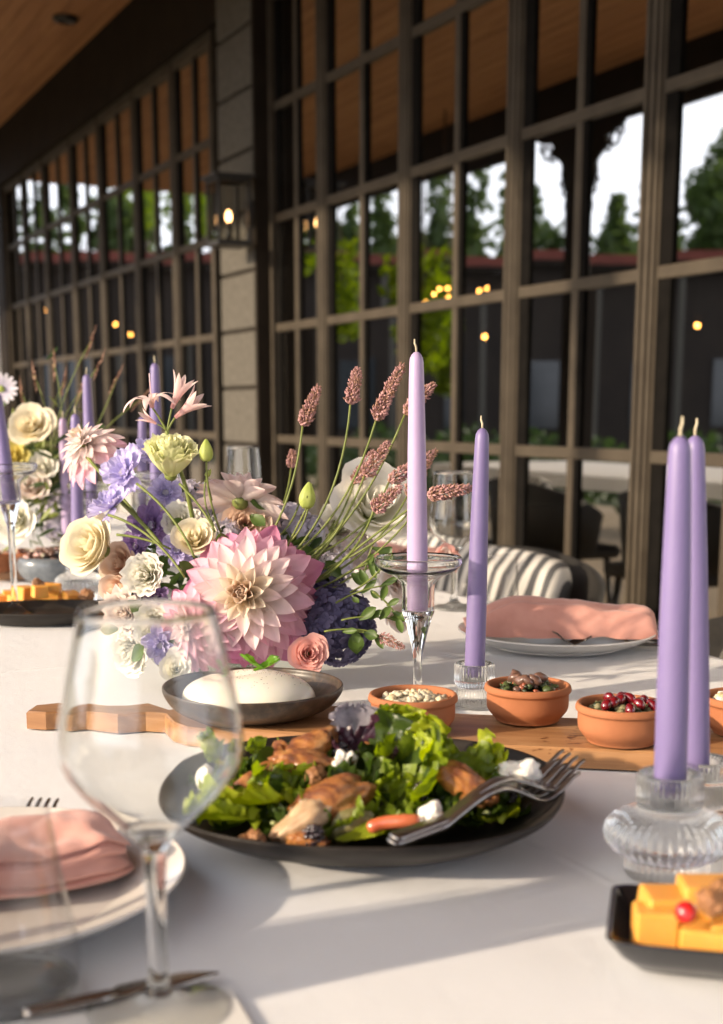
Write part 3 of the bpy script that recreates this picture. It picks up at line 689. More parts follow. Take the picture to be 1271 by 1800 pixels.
# outline in local coordinates
ex = Vector((cos(bang), sin(bang), 0)); ey = Vector((-sin(bang), cos(bang), 0))
def lo(px, py):
    p = onz(px, py, .018) - Vector((bc.x, bc.y, 0)); p.z = 0; return (p.dot(ex), p.dot(ey))
front = [lo(335, 1276), lo(450, 1284), lo(600, 1294), lo(789, 1307), lo(1100, 1320)]
fx = front[-1]
front += [(fx[0] + .12, fx[1] - .003), (fx[0] + .30, fx[1] + .004)]
back = [(front[-1][0], front[-1][1] + .118), (fx[0] + .1, fx[1] + .122), (0.0, front[3][1] + .116), (-.15, front[2][1] + .118), (lo(315, 1250)[0] + .03, lo(335, 1276)[1] + .105)]
hand_b = [lo(300, 1247), lo(262, 1236), lo(220, 1240), lo(180, 1240), lo(135, 1235), lo(100, 1236), lo(62, 1240)]
hand_f = [lo(46, 1251), lo(80, 1253), lo(130, 1250), lo(200, 1256), lo(255, 1252), lo(292, 1254), lo(308, 1268)]
outline = hand_f + front + back + hand_b
n = len(outline); th = .0175; bv = .002
cx = sum(p[0] for p in outline) / n
def ins(pts, d):
    out = []
    for i in range(len(pts)):
        a, b_, c = Vector(pts[i - 1]), Vector(pts[i]), Vector(pts[(i + 1) % len(pts)])
        t_ = (c - a).normalized(); out.append((b_.x - t_.y * d, b_.y + t_.x * d))
    return out
inn = ins(outline, bv)
vv = [(x, y, 0) for x, y in outline] + [(x, y, th - bv) for x, y in outline] + [(x, y, th) for x, y in inn]
ff = [tuple(range(n - 1, -1, -1))] + [(i, (i + 1) % n, n + (i + 1) % n, n + i) for i in range(n)] + [(n + i, n + (i + 1) % n, 2 * n + (i + 1) % n, 2 * n + i) for i in range(n)] + [tuple(range(2 * n, 3 * n))]
mk('slab', vv, ff, BOARD, brd, False)

BZ = .0185
def claybowl(px, py, label, seed, fill):
    c = onz(px, py, BZ + .034); o = empty('clay_bowl', (c.x, c.y, TZ + BZ + .001), (0, 0, seed), label, 'bowl', 'small terracotta bowls on the serving board')
    R = .0405
    prof = smoothprof([(0.0, 0.0005), (.027, .0005), (.0305, .003), (.0365, .010), (.0382, .016), (.0382, .0255), (.0388, .0275), (.0405, .0290), (R, .0315), (.0395, .0342), (.0375, .0348), (.0357, .0330), (.0352, .027), (.034, .012), (.028, .006), (0, .006)], 3)
    v_, f_ = lathe(prof, 56); v_ = [Vector((x + .0004 * noise.noise(Vector((x * 60, y * 60, z * 60 + seed))), y, z)) for x, y, z in v_]
    mk('pot', v_, f_, TERRA, o)
    fill(o, seed)
    return o
def pieces(parent, name, count, rad, z0, hump, size, mats, seed, sub=2, amp=.3, flat=.7, kind='stuff'):
    r = random.Random(seed); ms = {}
    for k in range(count):
        a = r.uniform(0, 6.28); q = rad * sqrt(r.random()); x, y = q * cos(a), q * sin(a)
        z = z0 + hump * (1 - (q / rad) ** 2) + r.uniform(-.0012, .0012)
        s = size * r.uniform(.6, 1.35); v_, f_ = blob((s, s * r.uniform(.6, 1), s * flat), sub, amp, 1.6, seed + k * 1.3, amp * .5, 4)
        Mx = Matrix.Translation((x, y, z)) @ Euler((r.uniform(-.6, .6), r.uniform(-.6, .6), r.uniform(0, 6))).to_matrix().to_4x4()
        m_ = r.choice(mats); ms.setdefault(m_.name, (m_, MB()))[1].add(v_, f_, Mx)
    for k, (m_, mb) in ms.items():
        o = mb.mk(name, m_, parent); o['kind'] = kind
def bed(parent, r, z, hump, mat, name='filling', seed=0):
    v_, f_ = grid(-1, 1, -1, 1, 30, 30, lambda x, y: (x, y, 0)); out = []
    for x, y, _ in v_:   # square to disc
        X = x * sqrt(1 - y * y / 2); Y = y * sqrt(1 - x * x / 2); q = min(1, sqrt(X * X + Y * Y))
        out.append((X * r, Y * r, z + hump * (1 - q * q) + .0013 * noise.noise(Vector((X * 9, Y * 9, seed)))))
    return mk(name, out, f_, mat, parent)
F_beige = noisy('aubergine_paste', (.42, .36, .24), (.62, .56, .42), 160, .45, .4, .002, 300, mid=(.52, .46, .34))
F_beige2 = noisy('pale_bean', (.55, .42, .22), (.70, .60, .42), 120, .35)
F_green = noisy('chopped_herb', (.03, .05, .012), (.08, .10, .03), 150, .5)
F_dgreen = noisy('dark_herb', (.012, .02, .008), (.04, .05, .018), 150, .4)
F_red = noisy('red_pepper_dice', (.22, .05, .025), (.36, .11, .05), 150, .35, coat=.3)
F_meat = noisy('stewed_mushroom', (.09, .045, .03), (.19, .10, .07), 130, .35, coat=.3)
F_olive = noisy('olive_crumb', (.13, .12, .05), (.24, .21, .11), 150, .6, .4, .001, 400)
F_pome = noisy('pomegranate_seed', (.11, .003, .008), (.22, .008, .014), 80, .12, coat=1)
F_white = noisy('cottage_curd', (.72, .68, .60), (.82, .79, .72), 60, .5, .3, .001, 200, sss=.2)
def fill1(o, s):
    bed(o, .0350, .026, .006, F_beige); pieces(o, 'filling_chunk', 80, .031, .0275, .0065, .0036, [F_beige, F_beige, F_beige, F_beige2], 5, amp=.6)
def fill2(o, s):
    bed(o, .0350, .026, .006, F_dgreen); pieces(o, 'filling_chunk', 110, .029, .028, .010, .0036, [F_green, F_dgreen, F_green, F_meat, F_red], 9, amp=.5)
    for k in range(7):
        a = random.Random(k).uniform(0, 6); v_, f_ = blob((.008, .006, .0045), 2, .4, 1.5, k); mk('mushroom_piece', v_, f_, F_meat, o, loc=(.013 * cos(a * 2), .012 * sin(a * 2), .040), rot=(.5 * sin(a), .5, a))
def fill3(o, s):
    bed(o, .0350, .024, .005, F_dgreen); pieces(o, 'filling_chunk', 60, .029, .027, .006, .0045, [F_olive, F_olive, F_dgreen], 11, amp=.4)
    r = random.Random(3)
    for k in range(14):
        a = r.uniform(0, 6.28); q = .028 * sqrt(r.random()); v_, f_ = blob((.0062, .0045, .0045), 2, .12, 1.2, k); mk('pomegranate_seed', v_, f_, F_pome, o, loc=(q * cos(a), q * sin(a), .033 + .006 * (1 - (q / .028) ** 2)), rot=(r.random(), r.random(), a))
def fill4(o, s):
    bed(o, .0350, .028, .004, F_white); pieces(o, 'filling_chunk', 90, .030, .030, .008, .0042, [F_white, F_white, F_white, F_beige2], 15, amp=.3)
claybowl(726, 1222, 'clay bowl of chopped pale aubergine, first from the left on the board', 0.3, fill1)
claybowl(928, 1205, 'clay bowl heaped with dark green herbs and mushroom pieces', 1.3, fill2)
claybowl(1094, 1239, 'clay bowl of olive crumbs with red pomegranate seeds', 2.3, fill3)
claybowl(1316, 1226, 'clay bowl of white curds cut by the right picture edge', 3.3, fill4)

# burrata dish
bc2 = onz(446, 1209, .044)
dish = empty('stoneware_dish', (bc2.x, bc2.y, TZ + BZ + .001), (0, 0, 0), 'dark speckled stoneware dish holding the white burrata', 'dish')
prof = smoothprof([(0, .0005), (.050, .0005), (.060, .0025), (.076, .010), (.0845, .0205), (.0860, .0265), (.0848, .0282), (.0832, .0265), (.0815, .0205), (.073, .0115), (.058, .0065), (0, .0055)], 4)
v_, f_ = lathe(prof, 72); mk('body', v_, f_, BROWNCER, dish)
BURR = noisy('white_burrata', (.80, .76, .63), (.87, .84, .73), 20, .3, .25, .002, 40, sss=.4, sssr=(.01, .007, .004), coat=.4)
v_, f_ = ico(4); out = []
for p in v_:
    q = 1 + .05 * noise.noise(p * 1.3); r2 = sqrt(p.x ** 2 + p.y ** 2)
    out.append((p.x * .0625 * q, p.y * .056 * q, (p.z * .0255 if p.z > 0 else p.z * .0115) * (1 - .25 * exp(-((p.x + .25) ** 2 + p.y ** 2) * 12)) * q))
bur = mk('burrata', out, f_, BURR, None, loc=(bc2.x - .002, bc2.y, TZ + .0355)); props(bur, 'white burrata cheese ball in the speckled dish', 'cheese')
PEP = noisy('ground_pepper', (.06, .04, .03), (.15, .10, .06), 200, .8)
m = MB(); r = random.Random(5)
for k in range(110):
    x, y = r.gauss(.008, .016), r.gauss(-.006, .014); zz = sqrt(max(0, 1 - (x / .060) ** 2 - (y / .052) ** 2)) * .0265
    v_, f_ = blob((.00045, .00045, .0003), 1, .2, 1, k); m.add(v_, f_, Matrix.Translation((x, y, zz + .0004)))
pe = m.mk('pepper', PEP, bur); pe['kind'] = 'stuff'
# ---------------------------------------------------------------- salad platter
pc = onz(637, 1386, .022); pc.z = TZ + .001; pcY = .930; pc.y = pcY; pc.x = .001
plat = empty('salad_platter', pc, (0, 0, radians(40)), 'large dark stoneware platter full of green salad', 'platter')
sqf = lambda t: 1 + .028 * cos(4 * t) + .008 * cos(3 * t + 1) 
prof = smoothprof([(0, .0008), (.082, .0008), (.092, .003), (.118, .0115), (.143, .0250), (.1510, .0335), (.1502, .0352), (.1480, .0345), (.139, .0268), (.118, .0145), (.092, .0062), (.06, .0045), (0, .0045)], 4)
v_, f_ = lathe(prof, 96, sq=sqf); mk('body', v_, f_, DARKCER, plat)

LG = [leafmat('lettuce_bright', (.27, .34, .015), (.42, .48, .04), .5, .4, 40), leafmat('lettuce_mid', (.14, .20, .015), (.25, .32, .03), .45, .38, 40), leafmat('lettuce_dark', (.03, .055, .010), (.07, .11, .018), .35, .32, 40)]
LP = leafmat('purple_lettuce', (.03, .012, .02), (.08, .03, .05), .25, .28, 60)
SHI = leafmat('grey_purple_shiso', (.13, .12, .15), (.34, .31, .36), .35, .4, 60)
def lettuce(L, Wd, seed, ruf=.35, cup=.4, curl=1.2, nu=16, nv=22, rib=True):
    r = random.Random(seed); ph = [r.uniform(0, 6.28) for _ in range(6)]; vv = []
    for i in range(nu + 1):
        u = i / nu
        wid = Wd * (.16 + .84 * sin(min(1, u * 1.12) * pi * .5) ** 1.1) * (1 if u < .75 else sqrt(max(.02, 1 - ((u - .75) / .27) ** 2)))
        th = curl * (u - .2)
        x0 = L * (u * (1 - .10 * curl * u)); z0 = L * .28 * sin(th) * u
        for j in range(nv + 1):
            v = -1 + 2 * j / nv
            edge = max(abs(v) ** 2.2, max(0, (u - .72) / .28) ** 1.5)
            rr = ruf * Wd * edge * (.55 * sin(v * 9 + u * 11 + ph[0]) + .35 * sin(v * 19 - u * 17 + ph[1]) + .22 * sin(v * 31 + u * 29 + ph[2]))
            wob = 1 + .10 * edge * sin(u * 37 + ph[3] + v * 5) + .06 * edge * sin(u * 61 + ph[4])
            y = wid * v * wob * .5
            z = z0 + cup * wid * v * v * .5 + rr * .5 + .03 * Wd * noise.noise(Vector((u * 5, v * 4, seed)))
            if rib: z -= .02 * Wd * exp(-(v * 9) ** 2)
            vv.append((x0 + edge * .05 * L * sin(v * 13 + ph[5]), y, z))
    ff = [(i * (nv + 1) + j, i * (nv + 1) + j + 1, (i + 1) * (nv + 1) + j + 1, (i + 1) * (nv + 1) + j) for i in range(nu) for j in range(nv)]
    return vv, ff
GL = 'lettuce leaves piled on the dark salad platter'
def leaf(px, py, Y, L, Wd, yaw, pitch, roll, mat, seed, label=None, ruf=.35, cup=.4, curl=1.2, nm='lettuce_leaf', group=GL, cat='lettuce leaf'):
    v_, f_ = lettuce(L, Wd, seed, ruf, cup, curl)
    cx = L * .5
    v_ = [(x - cx, y, z) for x, y, z in v_]
    o = mk(nm, v_, f_, mat, None, loc=atY(px, py, Y), rot=(radians(roll), radians(pitch), radians(yaw)))
    return props(o, label or 'crinkled green lettuce leaf in the middle of the salad', cat, group)
# mound of small greens under everything
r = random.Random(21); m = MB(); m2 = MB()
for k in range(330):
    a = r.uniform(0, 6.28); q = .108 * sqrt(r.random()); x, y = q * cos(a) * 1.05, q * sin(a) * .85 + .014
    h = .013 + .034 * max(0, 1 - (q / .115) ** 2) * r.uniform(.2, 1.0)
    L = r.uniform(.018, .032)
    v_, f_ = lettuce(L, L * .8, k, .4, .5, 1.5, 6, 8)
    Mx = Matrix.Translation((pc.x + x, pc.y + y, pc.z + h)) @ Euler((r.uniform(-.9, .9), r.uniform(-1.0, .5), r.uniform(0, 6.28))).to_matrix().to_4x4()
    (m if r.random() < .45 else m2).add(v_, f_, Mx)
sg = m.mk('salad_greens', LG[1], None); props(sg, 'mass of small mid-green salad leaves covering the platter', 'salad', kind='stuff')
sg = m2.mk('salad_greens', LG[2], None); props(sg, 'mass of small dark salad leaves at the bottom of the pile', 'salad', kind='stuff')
leaf(440, 1420, .875, .062, .060, 200, 12, 20, LG[0], 1, 'large bright green frilled lettuce leaf at the left front of the platter', .35, .35, 1.2)
leaf(392, 1442, .865, .050, .050, 185, 5, 35, LG[0], 2, 'bright yellow-green leaf poking over the left platter rim', .4, .3, .8)
leaf(480, 1400, .90, .045, .045, 120, -40, 10, LG[1], 3, 'mid-green frilled leaf right of the large bright one', .4)
leaf(775, 1375, .905, .070, .066, -60, -38, 55, LG[1], 4, 'largest rounded green lettuce leaf standing right of the salad centre', .18, .5, .9)
leaf(742, 1345, .93, .050, .045, 60, -50, -30, LG[0], 5, 'bright frilled leaf above the largest rounded leaf', .4)
leaf(740, 1300, .985, .045, .048, 70, -65, 5, LG[0], 6, 'curly yellow-green leaf tip in front of the first clay bowl', .45)
leaf(690, 1290, 1.0, .050, .045, 110, -70, 0, LG[0], 7, 'upright curly leaf right of the purple shiso leaf', .45)
leaf(665, 1280, 1.01, .045, .04, 95, -75, 40, LG[1], 8, 'thin upright leaf just behind the purple shiso leaf', .4)
leaf(700, 1345, .94, .060, .060, 20, -30, 30, LG[2], 9, 'deep green glossy leaf at the centre of the salad', .2, .6)
leaf(650, 1375, .93, .050, .050, 160, -30, -20, LG[2], 10, 'deep green leaf left of the salad centre')
leaf(720, 1415, .90, .045, .045, -20, 10, 15, LG[1], 11, 'mid-green leaf in front below the centre')
leaf(815, 1360, .93, .050, .045, 10, 20, 20, LG[1], 12, 'green leaf between the round leaf and the white cheese')
leaf(850, 1350, .95, .045, .040, 20, -25, 20, LG[0], 13, 'bright small leaf left of the large white cheese chunk')
leaf(862, 1440, .90, .045, .032, -5, 8, 10, LG[0], 14, 'bright leaf under the fork handles at right')
leaf(640, 1470, .852, .040, .018, 20, 0, 20, LG[0], 15, 'narrow yellow-green leaf at the front edge of the platter', .1, .3)
leaf(520, 1385, .93, .040, .036, 80, -50, 10, LG[2], 16, 'dark leaf between the two big roasted pieces')
leaf(700, 1400, .90, .035, .035, 100, -60, 0, LG[0], 17, 'curly bright leaf before the deep green centre leaf', .5)
leaf(790, 1425, .90, .045, .045, -40, 20, -15, LG[2], 18, 'dark leaf behind the fork handles')
leaf(380, 1330, 1.0, .045, .04, 150, -30, 10, LG[1], 19, 'green leaf at the far left of the pile, seen through the wine glass', .4)
leaf(455, 1345, .97, .04, .036, 160, -35, 10, LG[1], 22, 'green leaf behind the left roasted piece', .4)
leaf(590, 1445, .865, .04, .036, 40, -15, 10, LG[1], 23, 'green leaf at the front between roast piece and red strip', .4)
leaf(770, 1330, .965, .04, .04, 30, -55, 30, LG[1], 24, 'green leaf at the right shoulder of the salad', .4)
leaf(625, 1283, .985, .042, .044, 95, -62, 10, SHI, 20, 'grey-purple veined shiso leaf standing at the top of the salad', .14, .25, .5, nm='shiso_leaf', cat='herb leaf', group=None)
leaf(650, 1310, .955, .040, .032, 20, -12, 30, LP, 21, 'dark purple frilled lettuce leaf under the shiso leaf', .45, nm='purple_leaf', cat='lettuce leaf')
leaf(612, 1322, .95, .034, .03, 170, -15, -20, LP, 25, 'small dark purple leaf beside the blackberry at the top', .45, nm='purple_leaf', cat='lettuce leaf')
leaf(668, 1335, .935, .03, .025, -60, 20, 10, LP, 26, 'purple leaf tip hanging below the shiso leaf', .4, nm='purple_leaf', cat='lettuce leaf')
# slim basil on burrata
BAS = leafmat('basil_leaf', (.10, .24, .02), (.2, .38, .04), .4, .3, 50)
for k, (px, py, yaw, lab) in enumerate([(440, 1168, 160, 'bright basil leaf on the burrata, left one'), (472, 1173, 10, 'curled basil leaf on the burrata, right one')]):
    leaf(px, py, 1.13, .026, .016, yaw, -12, 10, BAS, 40 + k, lab, .12, .5, 1.0, 'basil_leaf', None, 'herb leaf')

# roasted pieces
ROAST = M_('roasted_skin'); M = ROAST
nz = tex(M, 45, 6, .65, dist=.6)
M.l(ramp(M, nz, [(.30, (.06, .014, .004)), (.42, (.24, .065, .012)), (.52, (.46, .17, .03)), (.68, (.62, .32, .10))]), M.p.inputs['Base Color'])
setp(M.p, Roughness=.42, Coat_Weight=.35, Coat_Roughness=.18, Subsurface_Weight=.15, Subsurface_Radius=(.008, .003, .001), Subsurface_Scale=1.0)
bump(M, tex(M, 230, 8, .8), 1.0, .0035); ROAST = M.m
MEAT = noisy('pale_cooked_meat', (.40, .24, .13), (.58, .42, .26), 60, .45, .4, .001, 150, stretch=(1, 5, 5), sss=.2)
def chunk(px, py, Y, size, rot, seed, label, mat=ROAST, nm='roasted_chicken_piece', cat='roasted chicken', lobes=0.28):
    v_, f_ = ico(4); out = []; o_ = Vector((seed * 5.1, seed, 0))
    for p in v_:
        k = 1 + lobes * noise.noise(p * 1.1 + o_) + .16 * noise.noise(p * 2.7 + o_) + .08 * noise.noise(p * 6 + o_) + .05 * noise.noise(p * 13 + o_)
        crease = exp(-((p.y * 1.4 - .35 * p.x - .15) ** 2) * 28) * (.22 if p.z > -.3 else 0)
        k -= crease
        k *= 1 - .22 * max(0, p.x)    # narrower at one end
        out.append((p.x * size[0] * k * .88, p.y * size[1] * k * .88, p.z * size[2] * k * .9))
    o = mk(nm, out, f_, mat, None, loc=atY(px, py, Y), rot=tuple(radians(q) for q in rot)); return props(o, label, cat)
chunk(545, 1345, .925, (.034, .014, .012), (10, 8, 6), 1, 'roasted golden chicken piece at the upper left of the salad, lower half')
chunk(548, 1312, .945, (.032, .014, .012), (-20, -22, 20), 2, 'crisp orange-brown chicken piece at the top left of the salad')
chunk(492, 1335, .95, (.016, .013, .014), (0, 20, -60), 9, 'small round roasted piece at the upper left of the salad')
chunk(588, 1408, .875, (.042, .018, .018), (0, -22, 12), 3, 'largest roasted chicken piece in the centre front of the salad')
chunk(540, 1440, .860, (.034, .016, .014), (10, -30, 25), 4, 'roasted piece leaning below the largest one', MEAT)
chunk(430, 1390, .915, (.030, .010, .012), (0, -38, 10), 5, 'browned chicken strip behind the left lettuce leaf')
chunk(470, 1362, .93, (.020, .010, .010), (0, -20, 40), 10, 'small browned strip beside the left lettuce leaf')
chunk(546, 1478, .838, (.018, .009, .007), (0, 5, -5), 6, 'small dark glazed piece beside the blackberry at the front')
chunk(828, 1385, .885, (.030, .012, .013), (0, 30, -12), 7, 'browned piece behind the round leaf at right')
chunk(650, 1325, .95, (.012, .009, .009), (0, 0, 30), 8, 'tiny golden crouton at the top centre')
chunk(620, 1445, .862, (.022, .008, .012), (0, -25, 10), 12, 'pale green-brown slice under the largest roasted piece', noisy('aubergine_slice', (.13, .12, .04), (.26, .22, .09), 60, .35), 'vegetable_slice', 'vegetable slice')
CHE = noisy('goat_cheese', (.74, .70, .62), (.84, .81, .75), 90, .6, .6, .0015, 260, sss=.2)
def cheese(px, py, Y, size, seed, label):
    v_, f_ = blob(size, 4, .4, 1.3, seed, .2, 4); o = mk('goat_cheese', v_, f_, CHE, None, loc=atY(px, py, Y), rot=(.2 * seed, .3, seed)); return props(o, label, 'cheese')
cheese(903, 1367, .925, (.018, .013, .013), 3, 'largest white goat cheese chunk at the right of the salad')
cheese(885, 1380, .915, (.011, .009, .010), 8, 'smaller white cheese crumb left of the largest chunk')
cheese(601, 1350, .925, (.0115, .009, .013), 1, 'white goat cheese chunk below the shiso leaf')
cheese(757, 1436, .858, (.0115, .009, .010), 2, 'white goat cheese chunk beside the red strip at the front')
cheese(735, 1456, .848, (.007, .006, .006), 6, 'little cheese crumb over the fork handles')
cheese(372, 1372, .93, (.010, .008, .008), 5, 'cheese crumb at left seen through the wine glass')
BERRY = noisy('blackberry_skin', (.008, .004, .008), (.03, .010, .018), 60, .15, coat=1)
def berry(px, py, Y, R, label, seed):
    o = empty('blackberry', atY(px, py, Y), (.4, .3, seed), label, 'berry')
    v_, f_ = ico(2); n_ = 34; m = MB(); vs_, fs_ = ico(1)
    vs2, fs2 = ico(2)
    for k in range(n_):
        z = 1 - 2 * (k + .5) / n_; a = k * 2.39996; q = sqrt(1 - z * z); c = Vector((cos(a) * q * R * .72, sin(a) * q * R * .72, z * R * .9))
        m.add([c + v * R * .30 for v in vs2], fs2)
    b_ = m.mk('drupelets', BERRY, o); b_['kind'] = 'stuff'
berry(549, 1472, .838, .0085, 'glossy blackberry at the front edge of the platter', 1)
berry(600, 1322, .945, .0075, 'blackberry near the top left of the salad', 2)
berry(742, 1392, .895, .0070, 'blackberry half hidden in the middle right of the salad', 3)
berry(893, 1396, .905, .0070, 'blackberry under the large white cheese chunk', 4)
NUT = noisy('walnut_half', (.20, .08, .03), (.42, .20, .08), 120, .5, .8, .002, 200)
def walnut(px, py, Y, R, seed, label, h=None):
    v_, f_ = ico(4); out = []
    for p in v_:
        k = 1 + .32 * abs(noise.noise(p * 2.6 + Vector((seed, 0, 0)))) * 1.6 - .15 * exp(-(p.y * 6) ** 2); out.append((p.x * R * k, p.y * R * .85 * k, p.z * R * .7 * k))
    return props(mk('walnut', out, f_, NUT, None, loc=atY(px, py, Y) if h is None else onz(px, py, h), rot=(seed, .3, seed * 2)), label, 'walnut')
walnut(450, 1475, .842, .0075, 1, 'walnut piece at the front left edge of the platter')
walnut(432, 1478, .842, .005, 6, 'walnut crumb at the front left edge')
walnut(556, 1366, .905, .0085, 2, 'walnut half between the two big chicken pieces')
walnut(690, 1300, .96, .005, 3, 'walnut crumb near the top right leaves')
TOM = noisy('red_pepper_strip', (.50, .10, .04), (.66, .20, .09), 60, .2, coat=.8, sss=.2)
v_, f_ = tube(smooth_path([(-.018, 0, 0), (-.008, .001, .002), (.006, -.001, .002), (.017, .001, -.001)], 4), [.002, .0042, .0048, .0048, .0048, .0048, .0048, .0048, .0048, .005, .0052, .0053, .0045], 12)
props(mk('pepper_strip', v_, f_, TOM, None, loc=atY(692, 1450, .848), rot=(0, -.15, .05)), 'bright orange-red vegetable strip at the front of the salad', 'vegetable piece')
r = random.Random(8)
m = MB()
for k in range(60):
    px, py = r.uniform(450, 870), r.uniform(1330, 1460); Y = .99 - (py - 1300) * .0009; v_, f_ = blob((.0026, .0018, .0016), 1, .9, 2, k); m.add(v_, f_, Matrix.Translation(atY(px, py, Y)))
o = m.mk('salad_crumbs', noisy('pale_green_crumb', (.22, .30, .08), (.45, .45, .22), 100, .5), None); props(o, 'pale green crumbs scattered over the salad', 'salad crumbs', kind='stuff')

STEELM = noisy('brushed_steel', (.34, .31, .28), (.46, .43, .39), 30, .34, metal=1.0)
# serving forks and spoon
def fork_mesh(L=.20, tines=4, tl=.045, W=.026):
    m = MB()
    def zf(x):   # height profile; x from 0 (tine tips) to L
        u = x / L
        return .016 * exp(-((u - .0) / .10) ** 2) * 1 - .0 + .016 * (max(0, sin(pi * min(1, max(0, (u - .18) / .55))))) ** 1.2
    def pt(x, y): return (x, y, zf(x))
    nT = 8
    for t in range(tines):
        yc = (t - (tines - 1) / 2) * W / tines * 1.02; w = W / tines * .29
        vv = []; ff = []
        for i in range(nT + 1):
            x = tl * i / nT; ww = w * (.45 + .55 * min(1, i / 3)); z = zf(x)
            vv += [(x, yc - ww, z - .0008), (x, yc + ww, z - .0008), (x, yc + ww, z + .0009), (x, yc - ww, z + .0009)]
        for i in range(nT):
            a = i * 4; b_ = a + 4
            for q in range(4): ff.append((a + q, a + (q + 1) % 4, b_ + (q + 1) % 4, b_ + q))
        ff += [(3, 2, 1, 0), tuple(nT * 4 + q for q in range(4))]; m.add(vv, ff)
    vv = []; ff = []; n = 34
    for i in range(n + 1):
        x = tl - .004 + (L - tl + .004) * i / n; u = (x - tl) / (L - tl)
        if u < .16: s = max(0, u / .16); w = W * .5 * (1 - s) + .0045 * s; w = .0035 + (W * .5 - .0035) * (cos(s * pi) * .5 + .5)
        else: w = .0030 + .0026 * ((u - .16) / .84) ** 1.4
        if i == n: w *= .6
        z = zf(x); d = -.0022 * max(0, 1 - u / .16) if u < .16 else 0; t_ = .0011 + .0006 * (u > .2)
        vv += [(x, -w, z - t_), (x, 0, z - t_ + d), (x, w, z - t_), (x, w, z + t_), (x, 0, z + t_ + d * .8), (x, -w, z + t_)]
    for i in range(n):
        a = i * 6; b_ = a + 6
        for q in range(6): ff.append((a + q, a + (q + 1) % 6, b_ + (q + 1) % 6, b_ + q))
    ff += [tuple(range(5, -1, -1)), tuple(n * 6 + q for q in range(6))]; m.add(vv, ff)
    return m.v, m.f
def fork(tip, tail, label, up=(0, 0, 1), L=.20, lift=0, mat=STEEL, roll=0):
    v_, f_ = fork_mesh(L)
    o = mk('fork', v_, f_, mat, None)
    x = (tail - tip).normalized(); up = Vector(up); z = (up - x * up.dot(x)).normalized(); y = z.cross(x)
    R = Matrix((x, y, z)).transposed() @ Matrix.Rotation(roll, 3, 'X'); o.matrix_world = Matrix.Translation(tip) @ R.to_4x4(); return props(o, label, 'fork')
t1 = atY(1003, 1362, .935); h1 = atY(690, 1474, .812)
fork(t1, h1, 'upper serving fork resting on the right rim of the salad platter', (-.25, -.5, 1), L=(t1 - h1).length, mat=STEELM)
t2 = atY(992, 1380, .925); h2 = atY(686, 1482, .808)
fork(t2, h2, 'lower serving fork nested under the other one on the platter rim', (-.1, -.5, 1), L=(t2 - h2).length, mat=STEELM)

# ---------------------------------------------------------------- plates and napkins
def dinner_plate(c, R, label, mat=WHITECER, lip=.022, group=None):
    o = empty('dinner_plate', c, (0, 0, 0), label, 'plate', group)
    prof = smoothprof([(0, .0008), (R * .62, .0008), (R * .66, .003), (R * .86, .0105), (R * .985, lip - .002), (R, lip), (R * .992, lip + .0012), (R * .96, lip - .001), (R * .86, .0145), (R * .70, .0065), (R * .60, .0055), (0, .0055)], 4)
    v_, f_ = lathe(prof, 80); mk('body', v_, f_, mat, o); return o
pr = P0(967, 1122); pr = T(pr.x, 1.70); dinner_plate(pr, .130, 'white dinner plate with a pink napkin across the table, right of the violet taper')
pl = T(onz(0, 1590).x - .017, .775); dinner_plate(pl, .134, 'off-white dinner plate at the lower left corner with a folded pink napkin', PORC2)
pb = T(atY(690, 990, 2.35).x, 2.45); dinner_plate(pb, .13, 'plate with pink napkin far behind the flower spikes', WHITECER)

def roll_napkin(c, L, R, yaw, label, seed, flat=.55, folds=3, taper=.0, taperx=0, pitch=0):
    # a napkin folded in layers: stacked rounded folds with a spiral at one end
    m = MB(); nu = 40; 
    for k in range(folds):
        vv = []; ff = []; nv = 20
        hk = R * flat / folds * 1.9; z0 = k * hk * .62; wk = R * (1 - .13 * k); off = .10 * R * sin(k * 2.1 + seed)
        for i in range(nu + 1):
            u = -1 + 2 * i / nu
            for j in range(nv):
                a = 2 * pi * j / nv; ca, sa = cos(a), sin(a)
                x = u * L / 2 * (1 - .03 * k + .02 * sin(a * 2 + k))
                nn = noise.noise(Vector((u * 2.2 + seed, k * 3.1, a * .25)))
                y = off + wk * math.copysign(abs(ca) ** .75, ca) * (1 + .12 * nn - taperx * u * .5) 
                z = z0 + hk * .62 * (1 + math.copysign(abs(sa) ** .8, sa)) * (1 + .30 * noise.noise(Vector((u * 1.7, seed + k, 3)))) + .006 * noise.noise(Vector((u * 3 + 5, ca * 1.2, seed)))
                if abs(u) > .93: s = (1 - abs(u)) / .07; z = z0 + hk * .62 + (z - z0 - hk * .62) * (.35 + .65 * s)
                z += .25 * R * max(0, -u - .3) * 0 + pitch * u * L / 2
                vv.append((x, y, z))
        for i in range(nu):
            for j in range(nv): a = i * nv + j; b_ = i * nv + (j + 1) % nv; ff.append((a, b_, b_ + nv, a + nv))
        ff += [tuple(range(nv - 1, -1, -1)), tuple(nu * nv + j for j in range(nv))]
        m.add(vv, ff)
    o = m.mk('napkin', PINKCLOTH, None, True, loc=c, rot=(0, 0, yaw)); return props(o, label, 'napkin')
